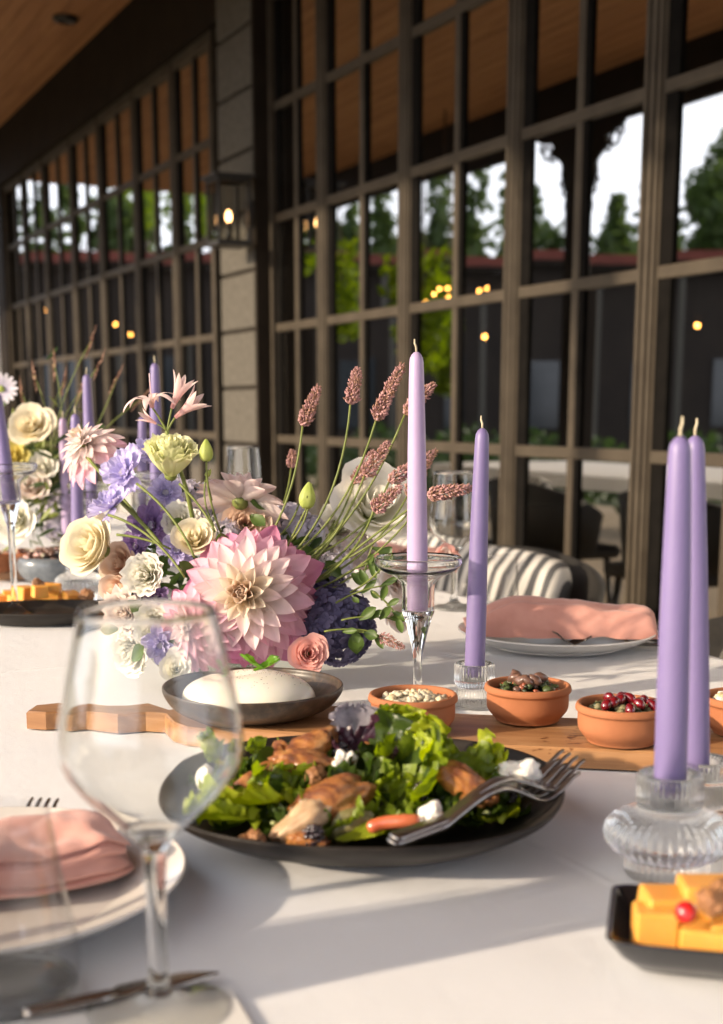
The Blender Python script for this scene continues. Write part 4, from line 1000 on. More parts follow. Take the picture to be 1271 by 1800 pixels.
def fold_napkin(c, L, D, Ht, yaw, label, seed):
    nu, nv = 64, 64; vv = []
    for i in range(nu + 1):
        u = i / nu; endr = min(1, ((1 - u) / .10)) ** .5 if u > .90 else 1; endl = min(1, u / .05 + .3)
        Hh = Ht * (1.0 - .30 * u + .10 * sin(u * 5 + seed)) * (.55 + .45 * endr) * (.8 + .2 * endl); Dd = D * (1 - .18 * u) * (.62 + .38 * endr)
        for j in range(nv):
            a = 2 * pi * j / nv; ca, sa = cos(a), sin(a)
            y = Dd / 2 * math.copysign(abs(ca) ** .55, ca); z = Hh / 2 * (1 + math.copysign(abs(sa) ** .55, sa))
            g = 0; zf = z / Hh
            for q, (z0, w0) in enumerate(((.24, .045), (.50, .05), (.74, .04))):
                zz0 = z0 + .05 * sin(u * 4 + q * 2) ; g += exp(-((zf - zz0) / w0) ** 2)
            if ca != 0: y -= math.copysign(min(abs(y), .012 * g * min(1, abs(ca) * 3)), ca)
            y += .008 * sin(u * 6 + zf * 2.5) * (1 if ca < 0 else .4)
            z += .0035 * noise.noise(Vector((u * 5, y * 30, seed))) * (zf > .1) + .005 * zf * sin(u * 7 + y * 40) * .5 + .003 * zf * noise.noise(Vector((u * 14, y * 60, 3)))
            vv.append(((u - .5) * L + .004 * sin(zf * 9), y, max(0, z)))
    ff = [(i * nv + j, i * nv + (j + 1) % nv, (i + 1) * nv + (j + 1) % nv, (i + 1) * nv + j) for i in range(nu) for j in range(nv)]
    ff = [q[::-1] for q in ff] + [tuple(range(nv)), tuple(nu * nv + j for j in range(nv - 1, -1, -1))]
    return props(mk('napkin', vv, ff, PINKCLOTH, None, True, loc=c, rot=(0, 0, yaw)), label, 'napkin')
# far plate napkin: a soft tapering drape, folded edge toward us
def drape_napkin(c, yaw, L, D, Ht, seed, label):
    nu, nv = 60, 26; vv = []
    for i in range(nu + 1):
        u = i / nu
        top = Ht * (.30 + .95 * sin(min(1, u * 3.2) * pi / 2) ** 1.3 - .62 * u + .10 * sin(u * 9 + seed) * (1 - u) + .16 * u ** 6)
        dep = D * (.55 + .45 * sin(min(1, u * 1.8) * pi / 2)) * (1 - .25 * u)
        for j in range(nv + 1):
            v = j / nv   # 0 front bottom .. 1 back bottom, over the top
            a = pi * v
            y = -dep * .5 * cos(a) ** 1 if True else 0
            z = top * abs(sin(a)) ** .7 * (1 if u < .93 else .35 + .65 * sqrt(max(0, 1 - ((u - .93) / .07) ** 2)))
            fold = .0045 * exp(-((v - .22 - .06 * sin(u * 3)) ** 2) * 300) - .004 * exp(-((v - .30 - .05 * sin(u * 3)) ** 2) * 260)
            fold += .0035 * noise.noise(Vector((u * 5 + seed, v * 4, 1))) + .002 * noise.noise(Vector((u * 12, v * 10, seed)))
            vv.append(((u - .5) * L + .010 * noise.noise(Vector((u * 3, v * 3, 7))), y + fold * .6, max(0, z + fold)))
    ff = [(i * (nv + 1) + j, (i + 1) * (nv + 1) + j, (i + 1) * (nv + 1) + j + 1, i * (nv + 1) + j + 1) for i in range(nu) for j in range(nv)]
    cap0 = tuple(range(nv + 1)); cap1 = tuple(nu * (nv + 1) + j for j in range(nv, -1, -1)); ff += [cap0, cap1]
    o = mk('napkin', vv, ff, PINKCLOTH, None, True, loc=c, rot=(0, 0, yaw)); return props(o, label, 'napkin')
drape_napkin(Vector((pr.x + .003, pr.y - .005, TZ + .018)), radians(-4), .245, .105, .049, 2.0, 'pink linen napkin draped over the white plate across the table')
drape_napkin(Vector((pb.x, pb.y - .01, TZ + .018)), radians(10), .20, .11, .045, 4.0, 'pink napkin on the farther plate behind the flower spikes')
fold_napkin(Vector((pl.x - .012, pl.y + .004, TZ + .011)), .215, .100, .044, radians(27), 'folded pink linen napkin on the plate at the lower left', 1.0)

# fork right across, near the far plate ; knife and fork tines at the left
a_ = atY(966, 1133, 1.585); b_ = onz(1158, 1130, .004); a_ = onz(966, 1130, .012)
fork(onz(968, 1131, .012), onz(1165, 1133, .006), 'fork lying tines-left beside the white plate across the table', L=(onz(968, 1131, .012) - onz(1165, 1133, .006)).length, mat=STEELD)
fork(onz(82, 1440, .004), onz(-60, 1560, .003), 'fork behind the lower left plate, only tine tips showing', mat=STEEL)
def knife(tip, tail, label):
    L = (tail - tip).length; m = MB(); vv = []; n = 24
    for i in range(n + 1):
        u = i / n; x = L * u
        w = .0095 * min(1, (u / .16) ** .6) if u < .52 else (.0060 if u < .58 else .0075); t_ = .0007 + .0022 * max(0, min(1, (u - .5) / .08))
        vv += [(x, -w, .003), (x, 0, .003 - t_), (x, w * (.75 if u < .5 else 1), .003), (x, 0, .003 + t_)]
    ff = []
    for i in range(n):
        a = i * 4; b_ = a + 4
        for q in range(4): ff.append((a + q, a + (q + 1) % 4, b_ + (q + 1) % 4, b_ + q))
    ff += [(3, 2, 1, 0), tuple(n * 4 + q for q in range(4))]
    o = mk('knife', vv, ff, STEEL, None, True); x = (tail - tip).normalized(); z = Vector((0, 0, 1)); y = z.cross(x).normalized(); z = x.cross(y)
    o.matrix_world = Matrix.Translation(tip) @ Matrix((x, y, z)).transposed().to_4x4(); return props(o, label, 'knife')
knife(onz(384, 1719, .003), onz(40, 1790, .003), 'steel table knife behind the wine glass stem')
# pale menu card under the near wine glass
c0, c1, c2 = onz(408, 1742, .002), onz(20, 1800, .002), onz(500, 1822, .002)
ex_ = (c0 - c1); ex_.z = 0; Lc = ex_.length; ex_.normalize(); ey_ = Vector((ex_.y, -ex_.x, 0))
mc = MB().box((-.105, 0, 0), (.21, .15, .0016), bev=.0005).mk('menu_card', noisy('ivory_card', (.72, .69, .64), (.76, .73, .68), 3, .7), None, False)
cmid = c0 + ey_ * .075; mc.location = (cmid.x, cmid.y, TZ + .0022); mc.rotation_euler = (0, 0, atan2(ex_.y, ex_.x)); props(mc, 'plain ivory card lying flat at the bottom edge under the wine glass', 'card')

# ---------------------------------------------------------------- glasses
def wine_glass(c, Hh, label, rim=.033, maxr=.0455, thick=.0011, seg=72, group=None, G2=None, foot=.037, zl=(.092, .136)):
    o = empty('wine_glass', c, (0, 0, 0), label, 'wine glass', group)
    z0, zm = zl
    outer = smoothprof([(.0060, z0 - .004), (.0125, z0 + .004), (.0235, z0 + .015), (.0365, z0 + .029), (maxr, zm + .003), (maxr - .0035, zm + (Hh - zm) * .45), (rim, Hh)], 8)
    inner = [(max(0, r_ - thick), z_) for r_, z_ in outer if z_ > z0 + .005]
    prof = outer + [(rim - thick * .5, Hh + .0004)] + inner[::-1] + [(0, z0 + .0035)]
    v_, f_ = lathe(prof, seg); mk('bowl', v_, f_, G2 or G_clear, o)
    st = [(0, .0008), (foot - .003, .0008), (foot, .0018), (foot - .002, .003), (foot * .5, .0055), (.009, .010), (.0055, .018), (.0050, .03), (.0050, z0 * .6), (.0058, z0 - .012), (.0065, z0 - .0045), (0, z0 - .0045)]
    v_, f_ = lathe(smoothprof(st[1:-1], 3) and [(0, .0008)] + smoothprof(st[1:-1], 3) + [(0, z0 - .0042)], 40); mk('stem', v_, f_, G_clear, o)
    return o
wg = T(atY(282, 1790, .63).x, .628); wine_glass(wg, .2095, 'large empty wine glass in the left foreground', G2=G_clear, thick=.0009)
wine_glass(T(atY(798, 1075, 2.03).x, 2.03), .212, 'empty wine glass standing between the two tall centre tapers', rim=.034, maxr=.040)
wine_glass(T(atY(429, 900, 2.6).x, 2.6), .235, 'wine glass in the distance above the pale dahlia', rim=.030, maxr=.038)
wine_glass(T(onz(30, 1010).x, 2.62), .20, 'wine glass among the dishes at the far left', rim=.033, maxr=.041)
def tumbler(c, Hh, rt, rb, label):
    o = empty('water_tumbler', c, (0, 0, 0), label, 'tumbler')
    outer = smoothprof([(rb * .80, .0006), (rb * .93, .003), (rb, .012), (rb * .985, .03), ((rt + rb) / 2, Hh * .6), (rt, Hh)], 6)
    inner = [(r_ - .0013, z_) for r_, z_ in outer if z_ > .008]
    prof = [(0, .0006)] + outer + [(rt - .0006, Hh + .0005)] + inner[::-1] + [(0, .0068)]
    v_, f_ = lathe(prof, 72); mk('glass_body', v_, f_, G_thin, o)
    v_, f_ = lathe([(0, .001), (rb * .80, .001), (rb * .92, .0035), (rb * .96, .0072), (0, .0064)], 48); mk('glass_base', v_, f_, G_clear, o); return o
tumbler(T(atY(6, 1755, .645).x, .648), .100, .0275, .0400, 'stemless water glass cut by the lower left picture edge')
tumbler(T(atY(862, 1050, 2.1).x, 2.0), .09, .030, .034, 'small water glass in front of the striped cushion, behind the violet taper')

# ---------------------------------------------------------------- cheese dishes
CHED = noisy('orange_cheese', (.74, .32, .05), (.82, .41, .09), 12, .38, .15, .001, 60, sss=.4, sssr=(.012, .005, .001))
def cube(M_loc, dims, seed, label, rot, mat=CHED, grp=None):
    r = random.Random(seed); x, y, z = dims
    m = MB().box((0, 0, 0), dims, bev=min(dims) * .07)
    o = m.mk('cheese_cube', mat, None, False, loc=M_loc, rot=rot); return props(o, label, 'cheese cube', grp)
# near right dish : black rectangular
dl1, dl2 = onz(1068, 1568, .024), onz(1103, 1664, .024)
yax = (dl1 - dl2); yax.z = 0; Ld = yax.length; yax.normalize(); xax = Vector((yax.y, -yax.x, 0))
# front edge direction from picture
fe = onz(1271, 1716, .024) - dl2; fe.z = 0; xax = fe.normalized()
dang = radians(-13); xax = Vector((cos(dang), sin(dang), 0))
dc = dl2 + xax * .098 + Vector((-xax.y, xax.x, 0)) * .046
nd = empty('black_dish', (dc.x, dc.y, TZ + .001), (0, 0, dang), 'black glazed rectangular dish of orange cheese at the lower right corner', 'dish')
def rectdish(W_, D_, Hh, rr, prof_):
    vv = []; ff = []; n = 64; 
    def rr_pt(w, d, t):
        c, s = cos(t), sin(t); e = .13
        return (w * math.copysign(abs(c) ** e, c), d * math.copysign(abs(s) ** e, s))
    rings = []
    for (ins_, z) in prof_:
        ring = []
        for k in range(n):
            x, y = rr_pt(W_ / 2 - ins_, D_ / 2 - ins_, 2 * pi * k / n); ring.append(len(vv)); vv.append((x, y, z))
        rings.append(ring)
    for a, b_ in zip(rings, rings[1:]):
        for k in range(n): ff.append((a[k], a[(k + 1) % n], b_[(k + 1) % n], b_[k]))
    ff.append(tuple(rings[0][::-1])); ff.append(tuple(rings[-1])); return vv, ff
v_, f_ = rectdish(.22, .094, .024, 0, [(.022, .0008), (.018, .002), (.008, .012), (.001, .0225), (0, .0242), (.0012, .0248), (.003, .023), (.010, .013), (.020, .0055), (.026, .0045)])
mk('body', v_, f_, noisy('black_glaze', (.008, .008, .010), (.02, .019, .02), 20, .12, coat=.5), nd)
def cu(px, py, h, dims, yaw, label, seed, tilt=0): 
    p = onz(px, py, h); p.z = TZ + h; return cube(p, dims, seed, label, (tilt, tilt * .5, yaw))
cu(1151, 1636, .0215, (.0235, .022, .027), dang + .14, 'orange cheese cube at the left front of the near black dish', 1)
cu(1246, 1658, .0185, (.030, .024, .021), dang - .10, 'wide orange cheese block at the front of the near black dish', 2)
cu(1176, 1596, .030, (.031, .022, .020), dang + .34, 'orange cheese block behind the front ones in the near black dish', 3, .12)
cu(1250, 1592, .030, (.036, .026, .030), dang + .2, 'orange cheese block under the walnuts in the near black dish', 4)
cu(1300, 1650, .020, (.034, .026, .024), dang + .1, 'orange cheese block cut by the lower right picture edge', 5)
RC = noisy('red_currant', (.45, .008, .012), (.60, .02, .02), 30, .1, coat=1, sss=.2)
v_, f_ = ico(3); props(mk('red_currant', [q * .0063 for q in v_], f_, RC, None, loc=onz(1206, 1604, .040)), 'single shiny red currant on the near orange cheese', 'berry')
walnut(1250, 1586, 0, .0085, 4, 'walnut half on the near orange cheese cubes', .050); walnut(1271, 1570, 0, .008, 5, 'walnut piece at the right picture edge above the cheese', .052)
for k, (dx, dy, dz, yw) in enumerate([(-.012, -.018, .019, .3), (.018, -.015, .019, -.2), (.046, -.016, .019, .15), (.074, -.014, .019, -.1), (.004, .014, .019, .1), (.036, .014, .019, .4), (.066, .014, .019, -.3)]):
    p = nd.location + Matrix.Rotation(dang, 3, 'Z') @ Vector((dx, dy, dz)); cube(p, (.027, .023, .024), 70 + k, 'orange cheese cube in the near black dish, beyond the right picture edge, ' + ('front row first', 'front row second', 'front row third', 'front row last', 'back row first', 'back row second', 'back row last')[k], (0, 0, dang + yw))
# left background dish
ld = onz(82, 1072, .018); 
o = empty('oval_dish', (ld.x, ld.y, TZ + .001), (0, 0, .1), 'dark oval dish with orange cheese and nuts at the left background', 'dish')
v_, f_ = lathe(smoothprof([(0, .0008), (.075, .0008), (.09, .004), (.112, .014), (.120, .020), (.118, .0215), (.108, .014), (.09, .007), (0, .0045)], 3), 56); mk('body', [(x * 1.0, y * .62, z) for x, y, z in v_], f_, DARKCER, o)
for k, (px, py, h, s, yaw) in enumerate([(20, 1050, .020, .024, .3), (45, 1043, .030, .024, .9), (62, 1050, .022, .024, .1), (90, 1042, .030, .026, .05), (84, 1056, .016, .022, .4), (110, 1055, .018, .024, .6), (30, 1058, .016, .022, 1.0), (125, 1052, .022, .022, .8), (70, 1040, .038, .020, .5), (8, 1056, .016, .022, .5)]):
    p = onz(px, py, h); cube(p, (s * 1.1, s, s * .9), k, 'orange cheese cube in the dark oval dish, ' + ('at its far left', 'upper left of the heap', 'centre left of the heap', 'upper centre beside the nut', 'front centre of the heap', 'right of the centre', 'front left of the heap', 'beside the pale wedge', 'topmost under the walnut', 'cut by the left picture edge')[k], (.1 * k % .4, .05, yaw), grp='cheese cubes in the left background dish')
PALE = noisy('pale_cheese', (.74, .52, .18), (.80, .60, .26), 12, .4)
p = onz(138, 1058, .016); cube(p, (.034, .02, .014), 3, 'pale yellow cheese wedge at the right end of the dark oval dish', (.3, .1, .5), PALE)
walnut(68, 1027, 0, .010, 7, 'walnut on top of the cheese in the left dark dish', .046); walnut(152, 1048, 0, .011, 8, 'dark nut cluster at the right end of the left oval dish', .026)
# grey bowl with small flowers/food
gb = onz(95, 1012, .02); o = empty('grey_bowl', (gb.x, 2.36, TZ + .001), (0, 0, 0), 'round slate-grey bowl with pink garnish behind the left cheese dish', 'bowl'); o.location.x = atY(92, 1000, 2.36).x
v_, f_ = lathe(smoothprof([(0, .001), (.03, .001), (.05, .006), (.062, .022), (.063, .038), (.056, .046), (.052, .044), (.055, .035), (.045, .012), (0, .008)], 4), 48); mk('body', v_, f_, noisy('slate_glaze', (.10, .115, .13), (.18, .20, .22), 60, .25, coat=.4), o)
PK = noisy('pink_petal_food', (.55, .28, .25), (.75, .55, .48), 80, .5)
pieces(o, 'garnish', 70, .05, .043, .016, .006, [PK, F_beige, F_meat, PK], 31)
# left background board and clay bowls
lb = onz(10, 1018, .01); props(MB().box((0, 0, .008), (.30, .10, .016), bev=.002).mk('wooden_board', BOARD, None, False, loc=(lb.x - .06, lb.y + .10, TZ + .001), rot=(0, 0, .05)), 'wooden board under the clay bowl at the far left', 'board')
def claysmall(px, py, label, sd, fl):
    c = onz(px, py, .05); o = empty('clay_bowl', (c.x, c.y, TZ + .018), (0, 0, sd), label, 'bowl', 'terracotta bowls on the far left board')
    v_, f_ = lathe(smoothprof([(0, .0005), (.027, .0005), (.0365, .010), (.0385, .0255), (.0405, .0315), (.0385, .0348), (.0355, .030), (.034, .012), (0, .006)], 3), 40); mk('pot', v_, f_, TERRA, o); pieces(o, 'filling_chunk', 50, .031, .028, .009, .005, fl, 41 + sd); return o
claysmall(38, 972, 'clay bowl at the far left beside the grey bowl', 1, [F_meat, F_red, F_beige]); claysmall(-20, 975, 'clay bowl cut by the left picture edge', 2, [F_meat, F_beige])
# ---------------------------------------------------------------- chairs on the far side
RAT = noisy('dark_wicker', (.010, .009, .008), (.022, .019, .016), 60, .7, .6, .003, 200)
def stripemat(name, a, b, scale, rot, dist=0):
    M = M_(name); tc = M.n('ShaderNodeTexCoord'); mp = M.n('ShaderNodeMapping'); mp.inputs['Rotation'].default_value = rot; M.l(tc.outputs['Object'], mp.inputs[0])
    wv = M.n('ShaderNodeTexWave'); wv.inputs['Scale'].default_value = scale; wv.inputs['Distortion'].default_value = dist; wv.inputs['Detail Scale'].default_value = 1; M.l(mp.outputs[0], wv.inputs[0])
    M.l(ramp(M, wv.outputs[1], [(.40, a), (.50, b)]), M.p.inputs['Base Color']); setp(M.p, Roughness=.85)
    bump(M, tex(M, 400, 2), .3, .0006); return M.m
STR = stripemat('grey_white_stripe', (.085, .085, .09), (.60, .58, .54), 11, (0, 0, 0), 1.2)
STR2 = stripemat('beige_white_stripe', (.30, .28, .22), (.74, .70, .62), 7.0, (0, 0, 0))
def chair(c, yaw, label, cushion_label, mat, cang=0, ctilt=.25, coff=(0, 0), csz=(.46, .34, .13)):
    o = empty('tub_chair', (c.x, c.y, 0), (0, 0, yaw), label, 'chair', 'dark wicker tub chairs at the long table')
    MB().box((0, 0, .41), (.54, .52, .06), bev=.02).mk('seat', RAT, o, False)
    for sx in (-1, 1):
        for sy in (-1, 1): MB().tube([(sx * .22, sy * .20, .39), (sx * .25, sy * .23, 0)], [.017, .012], 8).mk('leg', IRON, o)
    m = MB(); vv = []; n = 32; 
    for i in range(n + 1):
        a = -pi * .12 + (pi * 1.24) * i / n   # back arc, open toward local -y
        hh = .60 + .15 * max(0, sin((i / n) * pi)) ** .8
        for (rr, zz) in ((.27, .42), (.30, hh), (.325, hh - .01), (.295, .42)):
            vv.append((cos(a) * rr, sin(a) * rr * .93, zz))
    ff = []
    for i in range(n):
        a = i * 4; b_ = a + 4
        for q in range(4): ff.append((a + q, b_ + q, b_ + (q + 1) % 4, a + (q + 1) % 4))
    ff += [(0, 1, 2, 3), tuple(n * 4 + 3 - q for q in range(4))]
    mk('backrest', vv, ff, RAT, o, True)
    # cushion : own thing
    v_, f_ = ico(4); out = []
    for p in v_:
        e = .42
        x = math.copysign(abs(p.x) ** e, p.x); z = math.copysign(abs(p.z) ** e, p.z); y = p.y
        k = (1 - .10 * (1 - abs(x)) * 0)
        xx = x * csz[0] / 2 * (1 - .06 * (1 - z * z)); zz = z * csz[1] / 2 * (1 - .06 * (1 - x * x))
        out.append((xx, y * csz[2] / 2 * (1 - .25 * noise.noise(p * 2)), zz + .006 * noise.noise(p * 3)))
    q = mk('striped_cushion', out, f_, mat, None); 
    Rz = Matrix.Rotation(yaw, 4, 'Z'); q.matrix_world = Matrix.Translation((c.x, c.y, .44 + csz[1] / 2 - .01)) @ Rz @ Matrix.Translation((coff[0], .14 + coff[1], 0)) @ Euler((-ctilt, cang, 0)).to_matrix().to_4x4()
    props(q, cushion_label, 'cushion'); return o
yawc = atan2(N.y, N.x) - pi / 2
def cpos(px, n): p = onN(px, 722, n); p.z = 0; return p
chair(cpos(800, 1.40), yawc + .45, 'dark tub chair across the table behind the white plate', 'grey and white striped cushion propped on the chair behind the plate', STR, .1, .3, (.0, -.04), (.42, .35, .15))
chair(cpos(1330, 1.36), yawc - .1, 'dark tub chair at the right picture edge', 'pale beige striped cushion at the right picture edge', STR2, .35, .2)
chair(cpos(610, 1.42), yawc, 'dark tub chair behind the flower spikes', 'grey striped cushion on the chair behind the flower spikes', STR, 0, .2)
chair(cpos(330, 1.42), yawc, 'dark tub chair far behind the centrepiece', 'grey striped cushion on the far chair behind the centrepiece', STR, 0, .2)
chair(cpos(180, 1.42), yawc, 'dark tub chair deep in the left background', 'striped cushion on the deepest background chair', STR, 0, .2)
# ---------------------------------------------------------------- flowers
def petal(L, W, cup=.3, curl=.3, point=1.0, ruf=0, nu=9, nv=6, seed=0, base=.25, notch=0, pinch=0):
    r = random.Random(seed); p1, p2 = r.uniform(0, 6), r.uniform(0, 6); vv = []
    for i in range(nu + 1):
        u = i / nu
        if point > 0: wd = (base + (1 - base) * sin(min(1, u / .58) * pi / 2)) * (1 if u < .58 else max(0.02, cos((u - .58) / .42 * pi / 2)) ** (.62 * point + .12))
        else: wd = (base + (1 - base) * sin(min(1, u / .7) * pi / 2)) * (1 if u < .7 else sqrt(max(.02, 1 - ((u - .7) / .33) ** 2)))
        th = curl * u; x = L * (u if abs(curl) < 1e-3 else sin(th) / curl); z = L * (0 if abs(curl) < 1e-3 else (1 - cos(th)) / curl)
        for j in range(nv + 1):
            v = -1 + 2 * j / nv
            y = W / 2 * wd * v
            zz = z + cup * W * wd * v * v * .5 * (1 - pinch * u) + ruf * W * u * u * (sin(v * 6 + p1 + u * 3) * .5 + sin(v * 13 + p2) * .3) - .03 * W * exp(-(v * 5) ** 2)
            vv.append((x * (1 - notch * u ** 4 * exp(-(v * 4) ** 2)), y, zz))
    ff = [(i * (nv + 1) + j, (i + 1) * (nv + 1) + j, (i + 1) * (nv + 1) + j + 1, i * (nv + 1) + j + 1) for i in range(nu) for j in range(nv)]
    return vv, ff
def mesh(name, v, f, mat):
    me = bpy.data.meshes.new(name); me.from_pydata([tuple(a) for a in v], [], f); me.polygons.foreach_set('use_smooth', [True] * len(me.polygons)); me.materials.append(mat); return me
def put(parent, me, az, tilt, z=0, rad=0, sc=1, roll=0, nm='petal'):
    o = bpy.data.objects.new(nm, me); col.objects.link(o); o.parent = parent
    Mx = Matrix.Rotation(az, 4, 'Z') @ Matrix.Translation((rad, 0, z)) @ Matrix.Rotation(-tilt, 4, 'Y') @ Matrix.Rotation(roll, 4, 'X') @ Matrix.Scale(sc, 4)
    o.matrix_local = Mx; return o
def flower(nm, loc, d, label, cat='flower', roll=0, group=None):
    o = empty(nm, loc, (0, 0, 0), label, cat, group); orient(o, d, roll); return o
DAH = dict(
    core=petalmat('dahlia_core', (.86, .60, .40), (.93, .76, .62), vein=.3),
    inn=petalmat('dahlia_inner', (.90, .76, .52), (.92, .80, .66), vein=.2, trans=.45),
    mid=petalmat('dahlia_mid', (.91, .79, .60), (.92, .70, .72), (.93, .80, .72), vein=.3, trans=.45),
    out=petalmat('dahlia_outer', (.90, .68, .64), (.87, .50, .62), (.91, .66, .70), vein=.35, trans=.45),
    back=petalmat('dahlia_back', (.74, .30, .44), (.74, .28, .46), (.80, .42, .56), vein=.3, trans=.45))
PALEP = petalmat('pale_pink_petal', (.93, .82, .74), (.92, .74, .73), (.94, .84, .80), trans=.5)
def dahlia(loc, R, d, label, n=150, mats=None, seed=0, tilt1=-.42, roll=0, core=True, wide=1.0):
    o = flower('dahlia', loc, d, label, 'dahlia', roll); r = random.Random(seed)
    ms = {}
    mats = mats or [DAH['core'], DAH['inn'], DAH['mid'], DAH['out'], DAH['back']]
    for i in range(n):
        f = i / (n - 1); az = i * 2.39996 + r.uniform(-.08, .08)
        layer = 0 if f < .14 else 1 if f < .24 else 2 if f < .48 else 3 if f < .80 else 4
        tilt = 1.50 + (tilt1 - 1.50) * f ** .50 + r.uniform(-.09, .09)
        L = R * (.15 + .81 * f ** .80) * r.uniform(.92, 1.08)
        key = (layer, i % 4)
        if key not in ms:
            Wd = [.34, .38, .40, .42, .44][layer] * wide
            v_, f_ = petal(1, Wd * [1.1, 1.0, .92, .86, .86][layer], [1.7, 1.2, .62, .5, .42][layer], [.9, .35, -.22, -.35, -.3][layer] + r.uniform(-.1, .1), 1.0, .05, 9, 6, seed * 10 + i, .42, 0, .3)
            ms[key] = mesh('dahlia_petal', v_, f_, mats[layer])
        put(o, ms[key], az, tilt, R * (.20 * (1 - f) ** 3 - .10 * f), R * .035, L, r.uniform(-.12, .12))
    v_, f_ = ico(2); mk('flower_base', [(a.x * R * .16, a.y * R * .16, a.z * R * .14 - R * .09) for a in v_], f_, STEM, o)
    return o
def rosepetal(h, r0, half, flare, lip, ruf, seed, nu=9, nv=10):
    r = random.Random(seed); p1, p2 = r.uniform(0, 6), r.uniform(0, 6); vv = []
    for i in range(nu + 1):
        u = i / nu
        for j in range(nv + 1):
            v = -1 + 2 * j / nv
            hw = half * (.55 + .45 * sin(min(1, u * 1.6) * pi / 2)) 
            top = 1 - .20 * abs(v) ** 3 - .02 * sin(v * 8 + p1)
            a = v * hw; uu = u * top
            rr = r0 * (.25 + .75 * sin(min(1, uu * 1.5) * pi / 2)) + flare * uu ** 2.2 + lip * max(0, uu - .8) * 2.5
            rr += ruf * uu ** 2 * (sin(v * 9 + p1) * .6 + sin(v * 17 + p2) * .4)
            z = h * (uu - .6 * lip / max(h, 1e-4) * max(0, uu - .86) * 6 * .5) + ruf * .6 * uu ** 2 * sin(v * 12 + p2)
            vv.append((cos(a) * rr, sin(a) * rr, z))
    ff = [(i * (nv + 1) + j, i * (nv + 1) + j + 1, (i + 1) * (nv + 1) + j + 1, (i + 1) * (nv + 1) + j) for i in range(nu) for j in range(nv)]
    return vv, ff
def rosemat(name, base, tip, **kw):
    M = M_(name); tc = M.n('ShaderNodeTexCoord'); sx = M.n('ShaderNodeSeparateXYZ'); M.l(tc.outputs['Generated'], sx.inputs[0])
    c = ramp(M, sx.outputs[2], [(.15, base), (.8, tip)])
    M.l(c, M.p.inputs['Base Color']); setp(M.p, Roughness=.55, Specular_IOR_Level=.3)
    bump(M, tex(M, 10, 4, coord='Generated', stretch=(3, 3, .5)), .3, .001)
    tr = M.n('ShaderNodeBsdfTranslucent'); M.l(c, tr.inputs[0]); mx = M.n('ShaderNodeMixShader'); mx.inputs[0].default_value = .38
    M.l(M.p.outputs[0], mx.inputs[1]); M.l(tr.outputs[0], mx.inputs[2]); M.l(mx.outputs[0], M.out.inputs[0]); return M.m
def rose(loc, R, d, label, mat, n=24, ruf=0.0, open_=1.0, seed=0, h=1.15, nm='rose', cat='rose', roll=0, mat2=None, sepal=True):
    R *= 1.2; o = flower(nm, loc, d, label, cat, roll); r = random.Random(seed)
    for i in range(n):
        f = (i + .5) / n
        v_, f_ = rosepetal(R * h * (1.0 - .30 * f * open_), R * (.10 + .62 * f), .55 + .5 * (1 - f) + (.25 if f > .5 else 0), R * .42 * f * open_, R * .16 * f * open_, R * ruf * (.4 + f), seed * 50 + i)
        m_ = mk('petal', v_, f_, mat2 if (mat2 and f > .6) else mat, o, True, rot=(r.uniform(-.05, .05), r.uniform(-.05, .05), i * 2.39996 + r.uniform(-.2, .2)))
    v_, f_ = ico(2); mk('calyx', [(a.x * R * .25, a.y * R * .25, a.z * R * .2) for a in v_], f_, STEM, o)
    return o
CREAM = rosemat('cream_petal', (.90, .76, .42), (.92, .84, .64)); IVORY = rosemat('ivory_petal', (.86, .84, .62), (.92, .89, .80))
PEACH = rosemat('peach_petal', (.92, .58, .40), (.93, .72, .57)); CORAL = rosemat('coral_petal', (.86, .36, .32), (.90, .52, .46))
BLUSH = rosemat('blush_petal', (.90, .70, .58), (.93, .82, .75)); LIME = rosemat('lime_cream_petal', (.80, .84, .34), (.90, .90, .55))
LAV = petalmat('lavender_petal', (.46, .40, .74), (.64, .58, .86), vein=.4); LAVD = petalmat('deep_purple_petal', (.25, .14, .38), (.38, .26, .52), vein=.4)
BLUEH = petalmat('blue_hydrangea', (.11, .10, .20), (.21, .19, .32), vein=.3); PALEH = petalmat('pale_lilac_floret', (.68, .62, .76), (.82, .78, .84), vein=.3)
NERI = petalmat('nerine_pink', (.86, .50, .48), (.92, .72, .68), vein=.4)
WHITEP = petalmat('white_petal', (.80, .74, .60), (.84, .80, .72), vein=.2)
def scabiosa(loc, R, d, label, mat=None, seed=0, n=20, nm='scabiosa', roll=0):
    R *= 1.22; o = flower(nm, loc, d, label, 'scabiosa', roll); r = random.Random(seed); mat = mat or LAV
    ms = [mesh('ruffled_petal', *petal(1, .66, .18, .15, 0, .20, 9, 12, seed * 9 + k, .12), mat) for k in range(4)]
    for i in range(n):
        f = i / n; put(o, ms[i % 4], i * 2.39996 + r.uniform(-.2, .2), 1.15 - 1.2 * f + r.uniform(-.15, .15), 0, R * .05, R * (.42 + .56 * f), r.uniform(-.3, .3))
    m = MB()
    for k in range(30):
        a = k * 2.4; q = R * .16 * sqrt(k / 30); v_, f_ = blob((R * .035,) * 3, 1, .1, 1, k); m.add(v_, f_, Matrix.Translation((q * cos(a), q * sin(a), R * .16)))
    c_ = m.mk('centre', PALEH, o); c_['kind'] = 'stuff'
    return o
_flo = {}
def floret_mesh(mat, s):
    k = (mat.name, s)
    if k not in _flo:
        m = MB()
        for q in range(4):
            v_, f_ = petal(1, .95, .25, .15, 0, .06, 4, 4, q, .2); m.add(v_, f_, Matrix.Rotation(q * pi / 2, 4, 'Z'))
        v_, f_ = ico(1); m.add([a * .09 for a in v_], f_)
        _flo[k] = mesh('floret', m.v, m.f, mat)
    return _flo[k]
